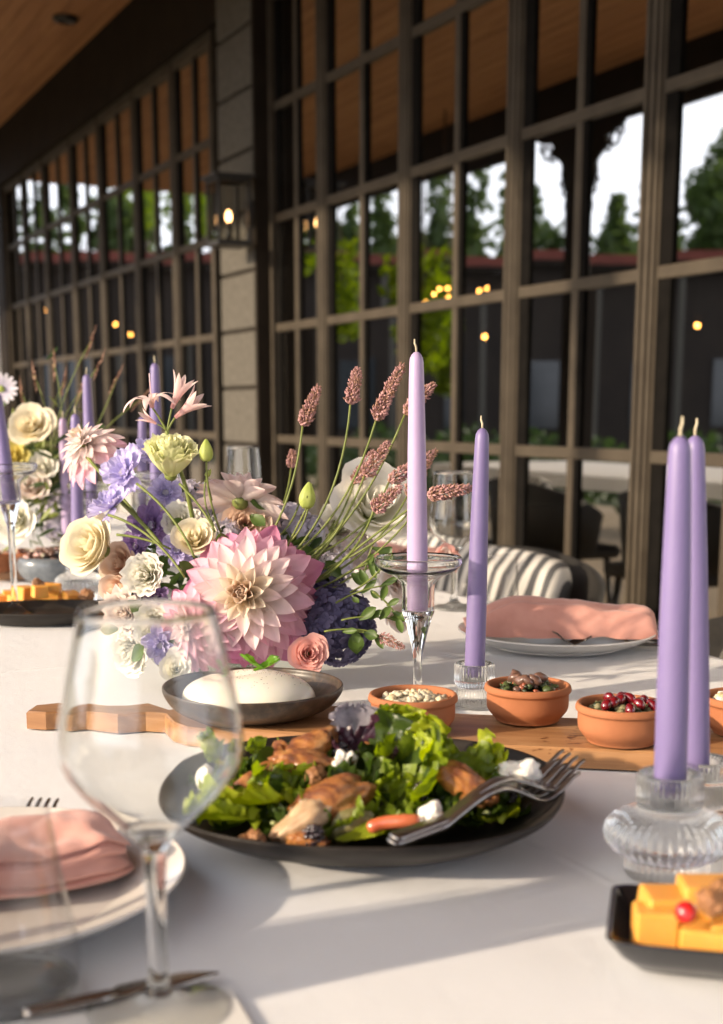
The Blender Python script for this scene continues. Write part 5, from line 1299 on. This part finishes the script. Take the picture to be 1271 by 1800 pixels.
def hydrangea(loc, R, d, label, mat, n=70, fs=.24, seed=0, nm='hydrangea', cover=1.0, cat='hydrangea'):
    o = flower(nm, loc, d, label, cat); r = random.Random(seed); me = floret_mesh(mat, 1)
    for i in range(n):
        z = 1 - 1.55 * (i + .5) / n * cover; a = i * 2.39996; q = sqrt(max(0, 1 - z * z)); p = Vector((cos(a) * q, sin(a) * q, z * .85)) * R * r.uniform(.86, 1.04)
        b = bpy.data.objects.new('floret', me); col.objects.link(b); b.parent = o
        qd = p.normalized().to_track_quat('Z', 'Y').to_matrix().to_4x4()
        b.matrix_local = Matrix.Translation(p) @ qd @ Euler((r.uniform(-.4, .4), r.uniform(-.4, .4), r.uniform(0, 6))).to_matrix().to_4x4() @ Matrix.Scale(R * fs * r.uniform(.85, 1.15), 4)
    v_, f_ = ico(2); mk('flower_base', [a * R * .72 for a in v_], f_, LEAFD, o)
    return o
def stem(p0, p1, rad=.0013, bow=(0, 0, 0), parent=None, nm='stem', mat=None, r1=None):
    p0, p1 = Vector(p0), Vector(p1); mid = (p0 + p1) / 2 + Vector(bow)
    pts = curve(p0, mid * 2 - (p0 + p1) / 2, p1, 12); v_, f_ = tube(pts, [rad + ((r1 or rad * .8) - rad) * i / 11 for i in range(12)], 8)
    if parent is not None:
        Mi = world(parent).inverted(); v_ = [Mi @ a for a in v_]
    return mk(nm, v_, f_, mat or STEM, parent)
def world(o):
    Mx = Matrix.Translation(o.location) @ o.rotation_euler.to_matrix().to_4x4()
    return Mx
CTR = Vector((onz(420, 1150).x, 1.50, TZ + .02))   # where the stems meet
def ax(px, py, Y): return atY(px, py, Y)
SPK = [noisy('dusty_pink_spike', (.34, .165, .16), (.56, .34, .32), 300, .7, mid=(.44, .235, .225)), noisy('brown_pink_spike', (.20, .10, .06), (.36, .20, .14), 300, .75)]
def spike(base, tip, foot, label, seed, rad=.0062, bow=(0, 0, 0), n=170):
    base, tip, foot = Vector(base), Vector(tip), Vector(foot)
    o = empty('flower_spike', base, (0, 0, 0), label, 'flower spike', 'pink flower spikes leaning out of the centrepiece'); d = tip - base; L = d.length; orient(o, d)
    r = random.Random(seed); mm = [MB(), MB()]
    n = int(n * 1.45)
    for k in range(n):
        u = (k + .5) / n; env = min(1, (u / .10) ** .6) * (1 - .55 * u ** 2.2) * (1 if u < .93 else .7)
        a = k * 2.39996 + r.uniform(-.3, .3); rr = rad * env * r.uniform(.75, 1.15); s = rad * .36 * (1.05 - .45 * u) * r.uniform(.7, 1.25)
        c = Vector((cos(a) * rr, sin(a) * rr, u * L + .05 * L * sin(u * 3) * 0))
        c.x += .06 * L * sin(u * 2.4 + seed) * u
        dirv = Vector((cos(a), sin(a), .9)).normalized(); q = dirv.to_track_quat('Z', 'Y').to_matrix().to_4x4()
        # little open bell: 4 pointed facets
        v_ = [(0, 0, -s)] + [(s * .62 * cos(t), s * .62 * sin(t), s * r.uniform(.3, .8)) for t in (0, 1.57, 3.14, 4.71)] + [(s * r.uniform(-.5, .5), s * r.uniform(-.5, .5), s * r.uniform(1.1, 2.0))]
        f_ = [(0, 2, 1), (0, 3, 2), (0, 4, 3), (0, 1, 4), (1, 2, 5), (2, 3, 5), (3, 4, 5), (4, 1, 5)]
        mm[0 if r.random() < .68 else 1].add(v_, f_, Matrix.Translation(c) @ q)
    for m, mt in zip(mm, SPK): x = m.mk('flower_head', mt, o, False)
    MB().tube([(0, 0, 0), (0, 0, L * .9)], .0012, 6).mk('spike_core', SPK[1], o)
    stem(foot, base, .0014, bow, o, 'stem')
    return o
# spikes : base px, tip px, distance, foot px
for k, (b0, b1, Y0, Y1, ft, bw, lab, n) in enumerate([
    ((532, 748), (562, 678), 1.47, 1.46, (440, 990), (.010, 0, -.01), 'leftmost tall dusty pink flower spike', 170),
    ((616, 710), (629, 646), 1.45, 1.45, (500, 990), (.014, 0, -.012), 'second tall pink flower spike from the left', 150),
    ((661, 738), (704, 640), 1.40, 1.38, (480, 1000), (.012, 0, -.018), 'longest pink flower spike just left of the lilac taper', 200),
    ((712, 728), (765, 674), 1.45, 1.46, (520, 1000), (.006, 0, -.018), 'pink spike passing behind the top of the lilac taper', 150),
    ((641, 836), (684, 777), 1.44, 1.42, (500, 1030), (.006, 0, -.012), 'middle brownish pink spike above the cream rose', 150),
    ((622, 850), (658, 792), 1.55, 1.55, (500, 1020), (.006, 0, -.012), 'spike half hidden behind the middle one', 130),
    ((512, 822), (514, 790), 1.62, 1.62, (450, 960), (.006, 0, -.01), 'short blurred spike left of the tall ones', 90),
    ((684, 847), (768, 792), 1.47, 1.50, (500, 1040), (.012, 0, -.012), 'spike crossing behind the lilac taper at mid height', 190),
    ((657, 897), (702, 856), 1.35, 1.33, (520, 1040), (.012, 0, -.008), 'plump pink spike left of the taper, below the cream rose', 130),
    ((716, 872), (762, 800), 1.50, 1.52, (540, 1030), (.01, 0, -.01), 'upright spike behind the taper', 120),
    ((752, 870), (831, 858), 1.38, 1.37, (530, 1040), (.02, 0, .016), 'pink spike pointing right between the two centre tapers', 190),
    ((688, 985), (735, 968), 1.55, 1.6, (560, 1050), (.01, 0, .01), 'blurred spike beside the candlestick saucer', 110),
    ((594, 905), (640, 880), 1.62, 1.62, (500, 1000), (.004, 0, -.008), 'blurred brown spike behind the cream rose, left', 110),
    ((668, 1118), (710, 1138), 1.36, 1.34, (560, 1122), (.004, 0, .006), 'small low spike beside the candlestick stem', 90)]):
    spike(ax(*b0, Y0), ax(*b1, Y1), ax(*ft, 1.46), lab, 60 + k, .0064 if n > 100 else .005, bw, n)
# extra thin stems fanning right
st_ = empty('spike_stems', (0, 0, 0), (0, 0, 0), 'thin green stems fanning out to the right of the dahlia', 'stems')
for (a0, a1, Y) in [((505, 1000), (700, 860), 1.44), ((540, 1010), (735, 885), 1.40), ((545, 1040), (725, 905), 1.38), ((520, 985), (620, 880), 1.5), ((560, 1060), (690, 975), 1.36), ((500, 960), (548, 850), 1.45), ((460, 960), (530, 870), 1.5)]:
    stem(ax(*a0, 1.46), ax(*a1, Y), .0012, (.006, 0, -.008), st_)

# the big dahlias
cam_d = lambda x, z: Vector((x, -1, z))
dahlia(ax(432, 1045, 1.375), 166 / ppm(436, 1040, 1.375), (-.08, -1, .22), 'largest dahlia, cream heart and pink outer petals, facing the camera', 125, None, 1, -.55)
dahlia(ax(345, 1098, 1.37), 112 / ppm(345, 1100, 1.36), (-.35, -.8, .12), 'pale pink dahlia lower left of the largest one, seen through the wine glass', 90, [PALEP, PALEP, DAH['out'], DAH['out'], DAH['back']], 2, -.4)
dahlia(ax(424, 876, 1.50), 92 / ppm(420, 872, 1.56), (.12, .62, .75), 'pale pink dahlia turned away above the largest one', 60, [PALEP, PALEP, PALEP, PALEP, PALEP], 3, -.05)
dahlia(ax(148, 780, 1.62), 80 / ppm(145, 782, 1.62), (-.5, -.35, .75), 'pale pink dahlia drooping at the upper left of the centrepiece', 80, [DAH['inn'], PALEP, PALEP, PALEP, DAH['out']], 4, -.5)
# roses and lisianthus
def R_(px, py, Y, r): return r / ppm(px, py, Y)
rose(ax(182, 968, 1.48), R_(182, 968, 1.48, 44), (-.55, -.75, .35), 'large cream-yellow rose at the left of the centrepiece', CREAM, 26, 0, 1, 11, 1.25)
rose(ax(262, 1012, 1.42), R_(250, 1012, 1.42, 30), (-.2, -1, .2), 'small white ruffled bloom right of the cream-yellow rose', IVORY, 26, .10, 1, 12, nm='lisianthus', cat='lisianthus')
rose(ax(222, 995, 1.50), R_(215, 985, 1.50, 30), (-.4, -.8, .3), 'peach rose tucked right under the cream-yellow rose', PEACH, 22, 0, 1, 13)
rose(ax(218, 1035, 1.46), R_(205, 1035, 1.46, 27), (-.5, -.9, .0), 'small peach rosebud low at the left of the centrepiece', PEACH, 18, .02, .8, 14)
rose(ax(222, 1080, 1.42), R_(215, 1080, 1.42, 34), (-.35, -.9, .15), 'frilled blush carnation left of the lower dahlia', BLUSH, 34, .16, 1, 15, .9, 'carnation', 'carnation')
rose(ax(275, 1095, 1.40), R_(270, 1100, 1.40, 30), (-.1, -1, .0), 'white frilled bloom beside the blush carnation', IVORY, 26, .14, 1, 16, 1.0, 'lisianthus', 'lisianthus')
rose(ax(236, 1140, 1.42), R_(236, 1140, 1.42, 32), (-.4, -1, -.15), 'greenish white bloom at the bottom left of the centrepiece', IVORY, 24, .08, 1, 17, 1.2, 'lisianthus', 'lisianthus')
rose(ax(318, 1178, 1.36), R_(316, 1178, 1.36, 28), (.1, -.8, .4), 'white bloom resting just behind the speckled dish', IVORY, 20, .06, 1, 18, .8, 'lisianthus', 'lisianthus')
rose(ax(541, 1150, 1.36), R_(541, 1150, 1.36, 28), (.2, -1, .25), 'small coral pink rose under the big dahlia, right side', CORAL, 26, 0, 1.0, 19, .9)
rose(ax(300, 836, 1.47), R_(298, 825, 1.47, 38), (.10, -.45, .9), 'frilly lime-cream lisianthus standing above the lavender blooms', LIME, 28, .12, .9, 20, 1.7, 'lisianthus', 'lisianthus')
rose(ax(648, 905, 1.58), R_(645, 900, 1.58, 58), (.25, -.75, .5), 'cream rose behind the spikes left of the lilac taper', IVORY, 20, .02, 1.2, 21, 1.15)
rose(ax(345, 955, 1.46), R_(345, 955, 1.46, 30), (.0, -.8, .5), 'cream rose behind the upper left petals of the big dahlia', CREAM, 18, .02, 1, 22, 1.2)
rose(ax(700, 1020, 1.58), R_(695, 1020, 1.58, 32), (.3, -.9, .1), 'blush rose low behind the candlestick saucer', BLUSH, 18, .02, 1, 23)
rose(ax(775, 985, 1.75), R_(775, 985, 1.75, 22), (.3, -.7, .4), 'pink rosebud behind the candlestick saucer', BLUSH, 14, .0, .8, 24, mat2=CORAL)
rose(ax(430, 925, 1.52), R_(440, 925, 1.52, 34), (.1, -.9, .3), 'peach bloom under the turned-away dahlia', PEACH, 22, .03, 1, 25)
rose(ax(318, 920, 1.50), R_(310, 920, 1.50, 26), (.1, -.9, .4), 'small white bloom beside the purple scabiosa', IVORY, 22, .10, 1, 26, nm='lisianthus', cat='lisianthus')
rose(ax(590, 935, 1.62), R_(590, 935, 1.62, 32), (.1, -.9, .4), 'cream bloom deep in the middle of the centrepiece', IVORY, 20, .06, 1, 27, nm='lisianthus', cat='lisianthus')
rose(ax(690, 1085, 1.62), R_(700, 1085, 1.62, 22), (.4, -.9, .0), 'tiny cream bud at the lower right of the centrepiece', BLUSH, 12, .0, .8, 28)
# lavender
scabiosa(ax(222, 832, 1.50), R_(215, 822, 1.50, 44), (-.45, -.8, .45), 'lavender scabiosa right of the drooping dahlia', LAV, 1)
scabiosa(ax(262, 803, 1.54), R_(262, 803, 1.54, 36), (.2, -.5, .8), 'lavender scabiosa topmost, against the lime bloom', LAV, 2)
scabiosa(ax(197, 892, 1.47), R_(192, 885, 1.47, 44), (-.4, -.35, .8), 'lavender scabiosa seen side-on above the cream-yellow rose', LAV, 3)
scabiosa(ax(290, 868, 1.52), R_(285, 868, 1.52, 30), (.3, -.8, .4), 'lavender scabiosa under the lime bloom', LAV, 4)
scabiosa(ax(268, 925, 1.50), R_(265, 925, 1.50, 40), (-.2, -.9, .3), 'deep purple scabiosa in the heart of the left side', LAVD, 5)
scabiosa(ax(312, 968, 1.46), R_(305, 965, 1.46, 32), (.0, -.9, .4), 'lilac scabiosa left of the cream rose and big dahlia', LAV, 6)
scabiosa(ax(285, 1132, 1.37), R_(282, 1130, 1.37, 34), (-.1, -1, -.2), 'lavender scabiosa hanging low between the white blooms', LAV, 7)
scabiosa(ax(240, 960, 1.52), R_(240, 960, 1.52, 30), (-.3, -.9, .3), 'violet scabiosa behind the cream-yellow rose', LAVD, 8)
scabiosa(ax(275, 1050, 1.46), R_(275, 1050, 1.46, 24), (-.1, -.9, .1), 'small purple scabiosa below the white ruffled bloom', LAVD, 9)
# hydrangeas
hydrangea(ax(590, 1098, 1.43), R_(590, 1090, 1.43, 66), (.4, -.8, .3), 'dark blue-violet hydrangea at the right foot of the big dahlia', BLUEH, 150, .22, 1)
hydrangea(ax(560, 1040, 1.50), R_(560, 1040, 1.50, 45), (.4, -.8, .4), 'second blue-violet hydrangea head behind the big dahlia', BLUEH, 90, .26, 4)
hydrangea(ax(505, 935, 1.55), R_(505, 925, 1.55, 48), (.1, -.7, .6), 'pale lilac phlox cluster between dahlia and spikes', PALEH, 60, .30, 2, 'phlox', cat='phlox')
hydrangea(ax(360, 885, 1.58), R_(365, 885, 1.58, 36), (.0, -.7, .6), 'pale lilac phlox cluster left of the turned-away dahlia', PALEH, 44, .34, 3, 'phlox', cat='phlox')
hydrangea(ax(625, 965, 1.6), R_(625, 965, 1.6, 34), (.2, -.8, .5), 'blush phlox cluster under the cream rose', petalmat('blush_floret', (.76, .60, .58), (.84, .76, .72)), 40, .34, 5, 'phlox', cat='phlox')
for q, (px, py, Y, rr, lab, mt) in enumerate([(462, 912, 1.53, 30, 'white phlox cluster just above the largest dahlia', PALEH), (545, 935, 1.55, 30, 'white phlox cluster right of the lilac one', PALEH), (330, 868, 1.56, 26, 'small lilac phlox cluster under the slender bud', PALEH), (400, 935, 1.50, 24, 'tiny pale phlox cluster at the top of the largest dahlia', PALEH), (245, 1045, 1.47, 28, 'pale floret cluster between peach rosebud and white bloom', PALEH), (590, 1000, 1.52, 30, 'blush floret cluster above the upper blue hydrangea', PALEH)]):
    hydrangea(ax(px, py, Y), R_(px, py, Y, rr), (0, -.8, .5), lab, mt, 34, .34, 60 + q, 'phlox', cat='phlox')
# nerine
def nerine(loc, d, label, Ls, seed, open_=1.0, n=6, roll=0):
    o = flower('nerine', loc, d, label, 'nerine lily', roll)
    for k in range(n):
        m_ = mesh('nerine_petal', *petal(1, .20, .5, (-2.6 if open_ > .5 else -.4), 1.0, .06, 14, 4, k + seed, .5), NERI)
        put(o, m_, k * 2 * pi / n + .2, (1.35 if open_ > .5 else 1.42), 0, .001, Ls)
    MB().tube(curve((0, 0, 0), (.002, 0, Ls * .4), (.004, .002, Ls * .85), 8), .0006, 5).mk('stamen', NERI, o)
    return o
nb = ax(297, 757, 1.47)
nerine(ax(268, 717, 1.47), (-.15, -.15, 1), 'open curled pink nerine lily blossom above the lime bloom', .044, 1)
nerine(ax(302, 718, 1.47), (.42, 0, .9), 'upright closed pink nerine blossom right of the open one', .042, 5, .2, 5)
nerine(ax(308, 734, 1.47), (1.0, -.1, .75), 'pink nerine blossom leaning right above the lime bloom', .042, 9, .2, 5)
nerine(ax(275, 745, 1.47), (-.95, 0, .55), 'thin pink nerine bud pointing left', .024, 12, .1, 3)
nst = empty('green_stalk', nb, (0, 0, 0), 'green stalk carrying the pink nerine blossoms', 'stalk')
for p, q, r_ in [((300, 785), (293, 757), .0028), ((293, 757), (268, 717), .0013), ((294, 758), (302, 718), .0013), ((294, 759), (308, 734), .0013), ((293, 757), (277, 746), .001)]:
    stem(ax(*p, 1.47), ax(*q, 1.47), r_, (0, 0, .001), nst)
stem(ax(345, 960, 1.48), ax(300, 783, 1.47), .0028, (.004, 0, .004), nst)
# buds
def bud(px, py, Y, hpx, d, label, foot, bow=(0, 0, 0)):
    h = hpx / ppm(px, py, Y); o = flower('flower_bud', ax(px, py, Y), d, label, 'flower bud')
    v_, f_ = lathe(smoothprof([(0, 0), (h * .22, h * .10), (h * .30, h * .38), (h * .22, h * .68), (h * .07, h * .95), (0, h)], 4), 20, rib=(5, .12)); mk('bud', v_, f_, LIMEB, o)
    ms = mesh('sepal', *petal(1, .35, .6, .5, 1, 0, 6, 4, 3, .4), STEM)
    for k in range(4): put(o, ms, k * pi / 2, 1.0, 0, h * .12, h * .55, nm='sepal')
    stem(ax(*foot), ax(px, py, Y), .0013, bow, o)
LIMEB = leafmat('lime_bud', (.38, .46, .10), (.56, .60, .20), .3, .5, 60)
bud(363, 812, 1.45, 40, (0, 0, 1), 'slender lime green bud on a thin stem above the dahlias', (388, 935, 1.46), (-.004, 0, 0))
bud(538, 895, 1.42, 48, (.12, 0, 1), 'plump green bud among the spike stems', (500, 970, 1.44))
bud(362, 838, 1.46, 16, (.5, 0, .7), 'tiny green bud beside the slender one', (372, 880, 1.46))
# visible curved stems at left, over the blooms
ls = empty('curved_stems', (0, 0, 0), (0, 0, 0), 'curved green stems crossing the left side of the centrepiece', 'stems')
for (a0, a1, Y0, Y1, r_, bw) in [((240, 850), (342, 980), 1.44, 1.40, .0016, (.006, 0, .004)), ((190, 905), (325, 1015), 1.44, 1.40, .0016, (.004, 0, .010)), ((205, 875), (285, 960), 1.5, 1.44, .0026, (0, 0, .002)),
        ((205, 940), (300, 965), 1.43, 1.42, .0015, (0, 0, .003)), ((315, 850), (378, 935), 1.46, 1.44, .0016, (.004, 0, 0)), ((150, 800), (240, 905), 1.6, 1.5, .0022, (0, 0, 0)), ((362, 842), (380, 930), 1.46, 1.45, .001, (-.006, 0, 0))]:
    stem(ax(*a0, Y0), ax(*a1, Y1), r_, bw, ls)
# rose leaves on the right
def leaflet(p, d, L, W_, label=None, mat=None, seed=0, parent=None, up=(0, -1, .4)):
    v_, f_ = petal(L, W_, .35, .35, 1.0, .05, 8, 4, seed, .2); x = Vector(d).normalized(); z = Vector(up); z = (z - x * z.dot(x)).normalized(); y = z.cross(x)
    Mx = Matrix.Translation(p) @ Matrix((x, y, z)).transposed().to_4x4()
    return mk('leaf', [Mx @ Vector(a) for a in v_], f_, mat or LEAF, parent)
rb = empty('rose_sprays', (0, 0, 0), (0, 0, 0), 'leafy green rose sprays reaching right towards the candlestick', 'greenery')
r = random.Random(4)
for (pa, pb_, Y) in [((590, 1060), (672, 1030), 1.40), ((600, 1090), (690, 1088), 1.38), ((570, 1110), (662, 1112), 1.36), ((590, 1020), (668, 985), 1.42), ((655, 1040), (700, 1085), 1.38), ((640, 1010), (655, 960), 1.42)]:
    stem(ax(*pa, Y), ax(*pb_, Y), .0011, (0, 0, .003), rb)
    for k in range(4):
        t_ = .35 + .2 * k; q = ax(pa[0] + (pb_[0] - pa[0]) * t_, pa[1] + (pb_[1] - pa[1]) * t_, Y)
        leaflet(q, (r.uniform(.2, 1), r.uniform(-.5, .2), r.uniform(-1, .8)), r.uniform(.012, .026), r.uniform(.006, .012), None, LEAF, k, rb)
# core foliage and filler leaves
fo = empty('centrepiece_foliage', (0, 0, 0), (0, 0, 0), 'dark green leaves filling the gaps between the centrepiece blooms', 'foliage')
m1, m2 = MB(), MB()
for k in range(230):
    a = r.uniform(0, 6.28); e = r.uniform(-.1, 1.3); q = r.random() ** .4
    c = Vector((CTR.x - .01, 1.535, TZ + .085)) + Vector((cos(a) * .125 * q * cos(e * .6), sin(a) * .06 * q, .075 * q * sin(e)))
    if c.z < TZ + .03: c.z = TZ + .03 + r.random() * .03
    x = Vector((r.uniform(-1, 1), r.uniform(-1, .3), r.uniform(-.5, 1))).normalized(); z = x.orthogonal().normalized(); y = z.cross(x)
    L = r.uniform(.014, .028); v_, f_ = petal(L, L * .5, .35, .5, 1, .06, 6, 4, k, .2)
    (m1 if k % 2 else m2).add(v_, f_, Matrix.Translation(c) @ Matrix((x, y, z)).transposed().to_4x4())
for m_, mt in ((m1, LEAF), (m2, LEAFD)): x = m_.mk('leaves', mt, fo); x['kind'] = 'stuff'
r2 = random.Random(12)
LP_ = ['above the top left petals of the largest dahlia', 'right of the peach bloom under the turned-away dahlia', 'at the outer left of the blush carnation', 'between the blush carnation and white frilled bloom', 'at the bottom left greenish bloom', 'over the white bloom behind the dish', 'right of the turned-away dahlia', 'beside the upper blue hydrangea', 'above the upper blue hydrangea', 'left of the cream rose behind the dahlia', 'above the small white ruffled bloom', 'under the turned-away dahlia', 'at the left tips of the largest dahlia', 'at the right side of the dark hydrangea']
for k, (px, py, Y, L) in enumerate([(395, 965, 1.44, .03), (440, 905, 1.48, .03), (198, 1105, 1.38, .028), (255, 1085, 1.4, .03), (228, 1160, 1.37, .035), (310, 1150, 1.38, .03), (480, 890, 1.5, .03), (600, 1015, 1.46, .03), (560, 985, 1.5, .03), (335, 930, 1.47, .025), (260, 1005, 1.45, .022), (430, 880, 1.52, .028), (345, 1010, 1.42, .025), (625, 1110, 1.40, .035)]):
    o = leaflet(Vector((0, 0, 0)), (r2.uniform(-1, 1), -.3, r2.uniform(-.4, .8)), L, L * .5, None, LEAF, k); o.location = ax(px, py, Y)
    props(o, 'small green leaf peeking out ' + LP_[k], 'leaf', 'single leaves in the centrepiece')
# vase
vz = empty('low_vase', (CTR.x - .015, 1.535, TZ + .001), (0, 0, 0), 'low clear glass bowl hidden under the flower centrepiece', 'vase')
v_, f_ = lathe(smoothprof([(0, .001), (.05, .001), (.075, .012), (.088, .035), (.085, .06), (.083, .06), (.085, .035), (.072, .014), (.05, .004), (0, .004)], 4), 56); mk('glass_body', v_, f_, thinglass('vase_glass', (.9, .92, .9)), vz)

# ---------------------------------------------------------------- second, far arrangement at the left
YF = 2.45
rose(ax(58, 755, YF - .05), R_(58, 755, YF, 30), (.0, -.9, .5), 'cream ranunculus-like bloom in the far left arrangement', CREAM, 22, .03, 1.1, 51, .9, 'far_rose', 'rose')
bpy.data.objects['far_rose'].name = 'cream_bloom'
o = flower('daisy', ax(2, 684, YF), (.2, -1, .3), 'white-lilac daisy at the left picture edge', 'daisy')
ms = mesh('daisy_petal', *petal(1, .30, .2, .1, 0, .03, 6, 3, 1, .4), PALEH)
for k in range(16): put(o, ms, k * 2 * pi / 16, .15, 0, .004, R_(5, 685, YF, 26))
v_, f_ = ico(2); mk('centre', [q * .007 for q in v_], f_, LIMEB, o)
stem(ax(5, 940, YF), ax(2, 690, YF + .01), .0018, (.01, 0, 0), o)
rose(ax(35, 915, 2.2), R_(35, 915, 2.2, 33), (-.1, -.9, .2), 'blurred cream rose behind the left-edge candlestick', IVORY, 16, .05, 1.1, 52, 1.1)
rose(ax(28, 805, YF), R_(28, 805, YF, 22), (0, -.9, .4), 'small yellow bloom under the cream bloom at far left', rosemat('yellow_petal', (.70, .55, .10), (.80, .68, .22)), 14, .05, 1, 53)
rose(ax(78, 825, YF), R_(78, 825, YF, 22), (0, -.9, .4), 'small pale bloom at the far left beside the yellow one', IVORY, 14, .05, 1, 54)
rose(ax(60, 860, YF), R_(60, 860, YF, 26), (0, -.9, .4), 'small pinkish bloom low in the far left arrangement', BLUSH, 14, .05, 1, 55)
hydrangea(ax(115, 905, 2.5), R_(115, 905, 2.5, 46), (0, -.8, .4), 'pale phlox cluster low in the far left arrangement', PALEH, 50, .3, 31, 'phlox', cat='phlox')
hydrangea(ax(50, 820, 2.56), R_(50, 820, 2.56, 50), (0, -.8, .4), 'greenish phlox cluster behind the far yellow bloom', petalmat('green_floret', (.30, .34, .12), (.5, .5, .24)), 50, .3, 32, 'phlox', cat='phlox')
ff_ = empty('far_foliage', (0, 0, 0), (0, 0, 0), 'feathery green foliage of the far left arrangement', 'foliage'); m1 = MB(); m2 = MB(); r = random.Random(77)
for k in range(420):
    px, py = r.gauss(75, 48), r.gauss(860, 55); Y = YF + r.uniform(-.02, .18); c = ax(px, py, Y)
    x = Vector((r.uniform(-1, 1), r.uniform(-1, .3), r.uniform(-.3, 1))).normalized(); z = x.orthogonal().normalized(); y = z.cross(x)
    L = r.uniform(.02, .05); v_, f_ = petal(L, L * .25, .35, .5, 1, .06, 5, 2, k, .2); (m1 if k % 2 else m2).add(v_, f_, Matrix.Translation(c) @ Matrix((x, y, z)).transposed().to_4x4())
x = m1.mk('leaves', STEM, ff_); x['kind'] = 'stuff'; x = m2.mk('leaves', LEAFD, ff_); x['kind'] = 'stuff'
GRS = noisy('reddish_grass_plume', (.22, .12, .08), (.38, .22, .15), 200, .8)
for k, (b0, b1) in enumerate([((75, 870), (112, 672)), ((90, 860), (60, 660)), ((95, 850), (175, 640)), ((110, 860), (205, 665)), ((85, 860), (140, 690)), ((60, 870), (38, 690)), ((105, 870), (250, 700)), ((100, 850), (95, 640)), ((80, 850), (160, 600))]):
    A0, A1 = ax(*b0, YF), ax(*b1, YF + .05); o = empty('grass_plume', A0, (0, 0, 0), 'thin reddish grass plume of the far left arrangement, ' + ('left of the drooping dahlia', 'above the cream bloom', 'reaching over the violet tapers', 'farthest right but one', 'behind the drooping dahlia', 'leftmost one', 'bent farthest to the right', 'upright in the middle', 'tallest one')[k], 'grass plume', 'grass plumes in the far left arrangement')
    stem(A0, A1, .0012, (.012 * (1 if k % 2 else -1), 0, .01), o); d = (A1 - A0).normalized(); m = MB()
    for q in range(60):
        u = q / 60; p = A1 + d * (u - .5) * .07 - A0; a = r.uniform(0, 6.28); e = Vector((cos(a), sin(a), .0)) * .004 * sin(pi * min(1, u + .1)); s = .0022
        m.add([p, p + e + d * s * 2, p + e * .6 + d * s * 4, p + d * s * 2], [(0, 1, 2, 3)])
    m.mk('plume', GRS, o, False)

# unseen pitcher added left of the view to cast a long foreground shadow
v_, f_ = lathe(smoothprof([(0, .001), (.036, .001), (.044, .012), (.050, .05), (.049, .10), (.040, .15), (.034, .18), (.037, .215), (.041, .23), (.038, .23), (.033, .215), (.030, .18), (.036, .15), (.045, .10), (.046, .05), (.04, .012), (0, .008)], 3), 48)
pi_ = empty('shadow_pitcher', Vector((-.40, .525, TZ + .001)), (0, 0, 2.2), 'dark stoneware pitcher added outside the left picture edge to cast a shadow', 'pitcher')
mk('body', v_, f_, DARKCER, pi_)
MB().tube(smooth_path([(.037, 0, .205), (.062, 0, .205), (.085, 0, .17), (.085, 0, .11), (.066, 0, .07), (.048, 0, .06)], 4), .006, 8).mk('handle', DARKCER, pi_)
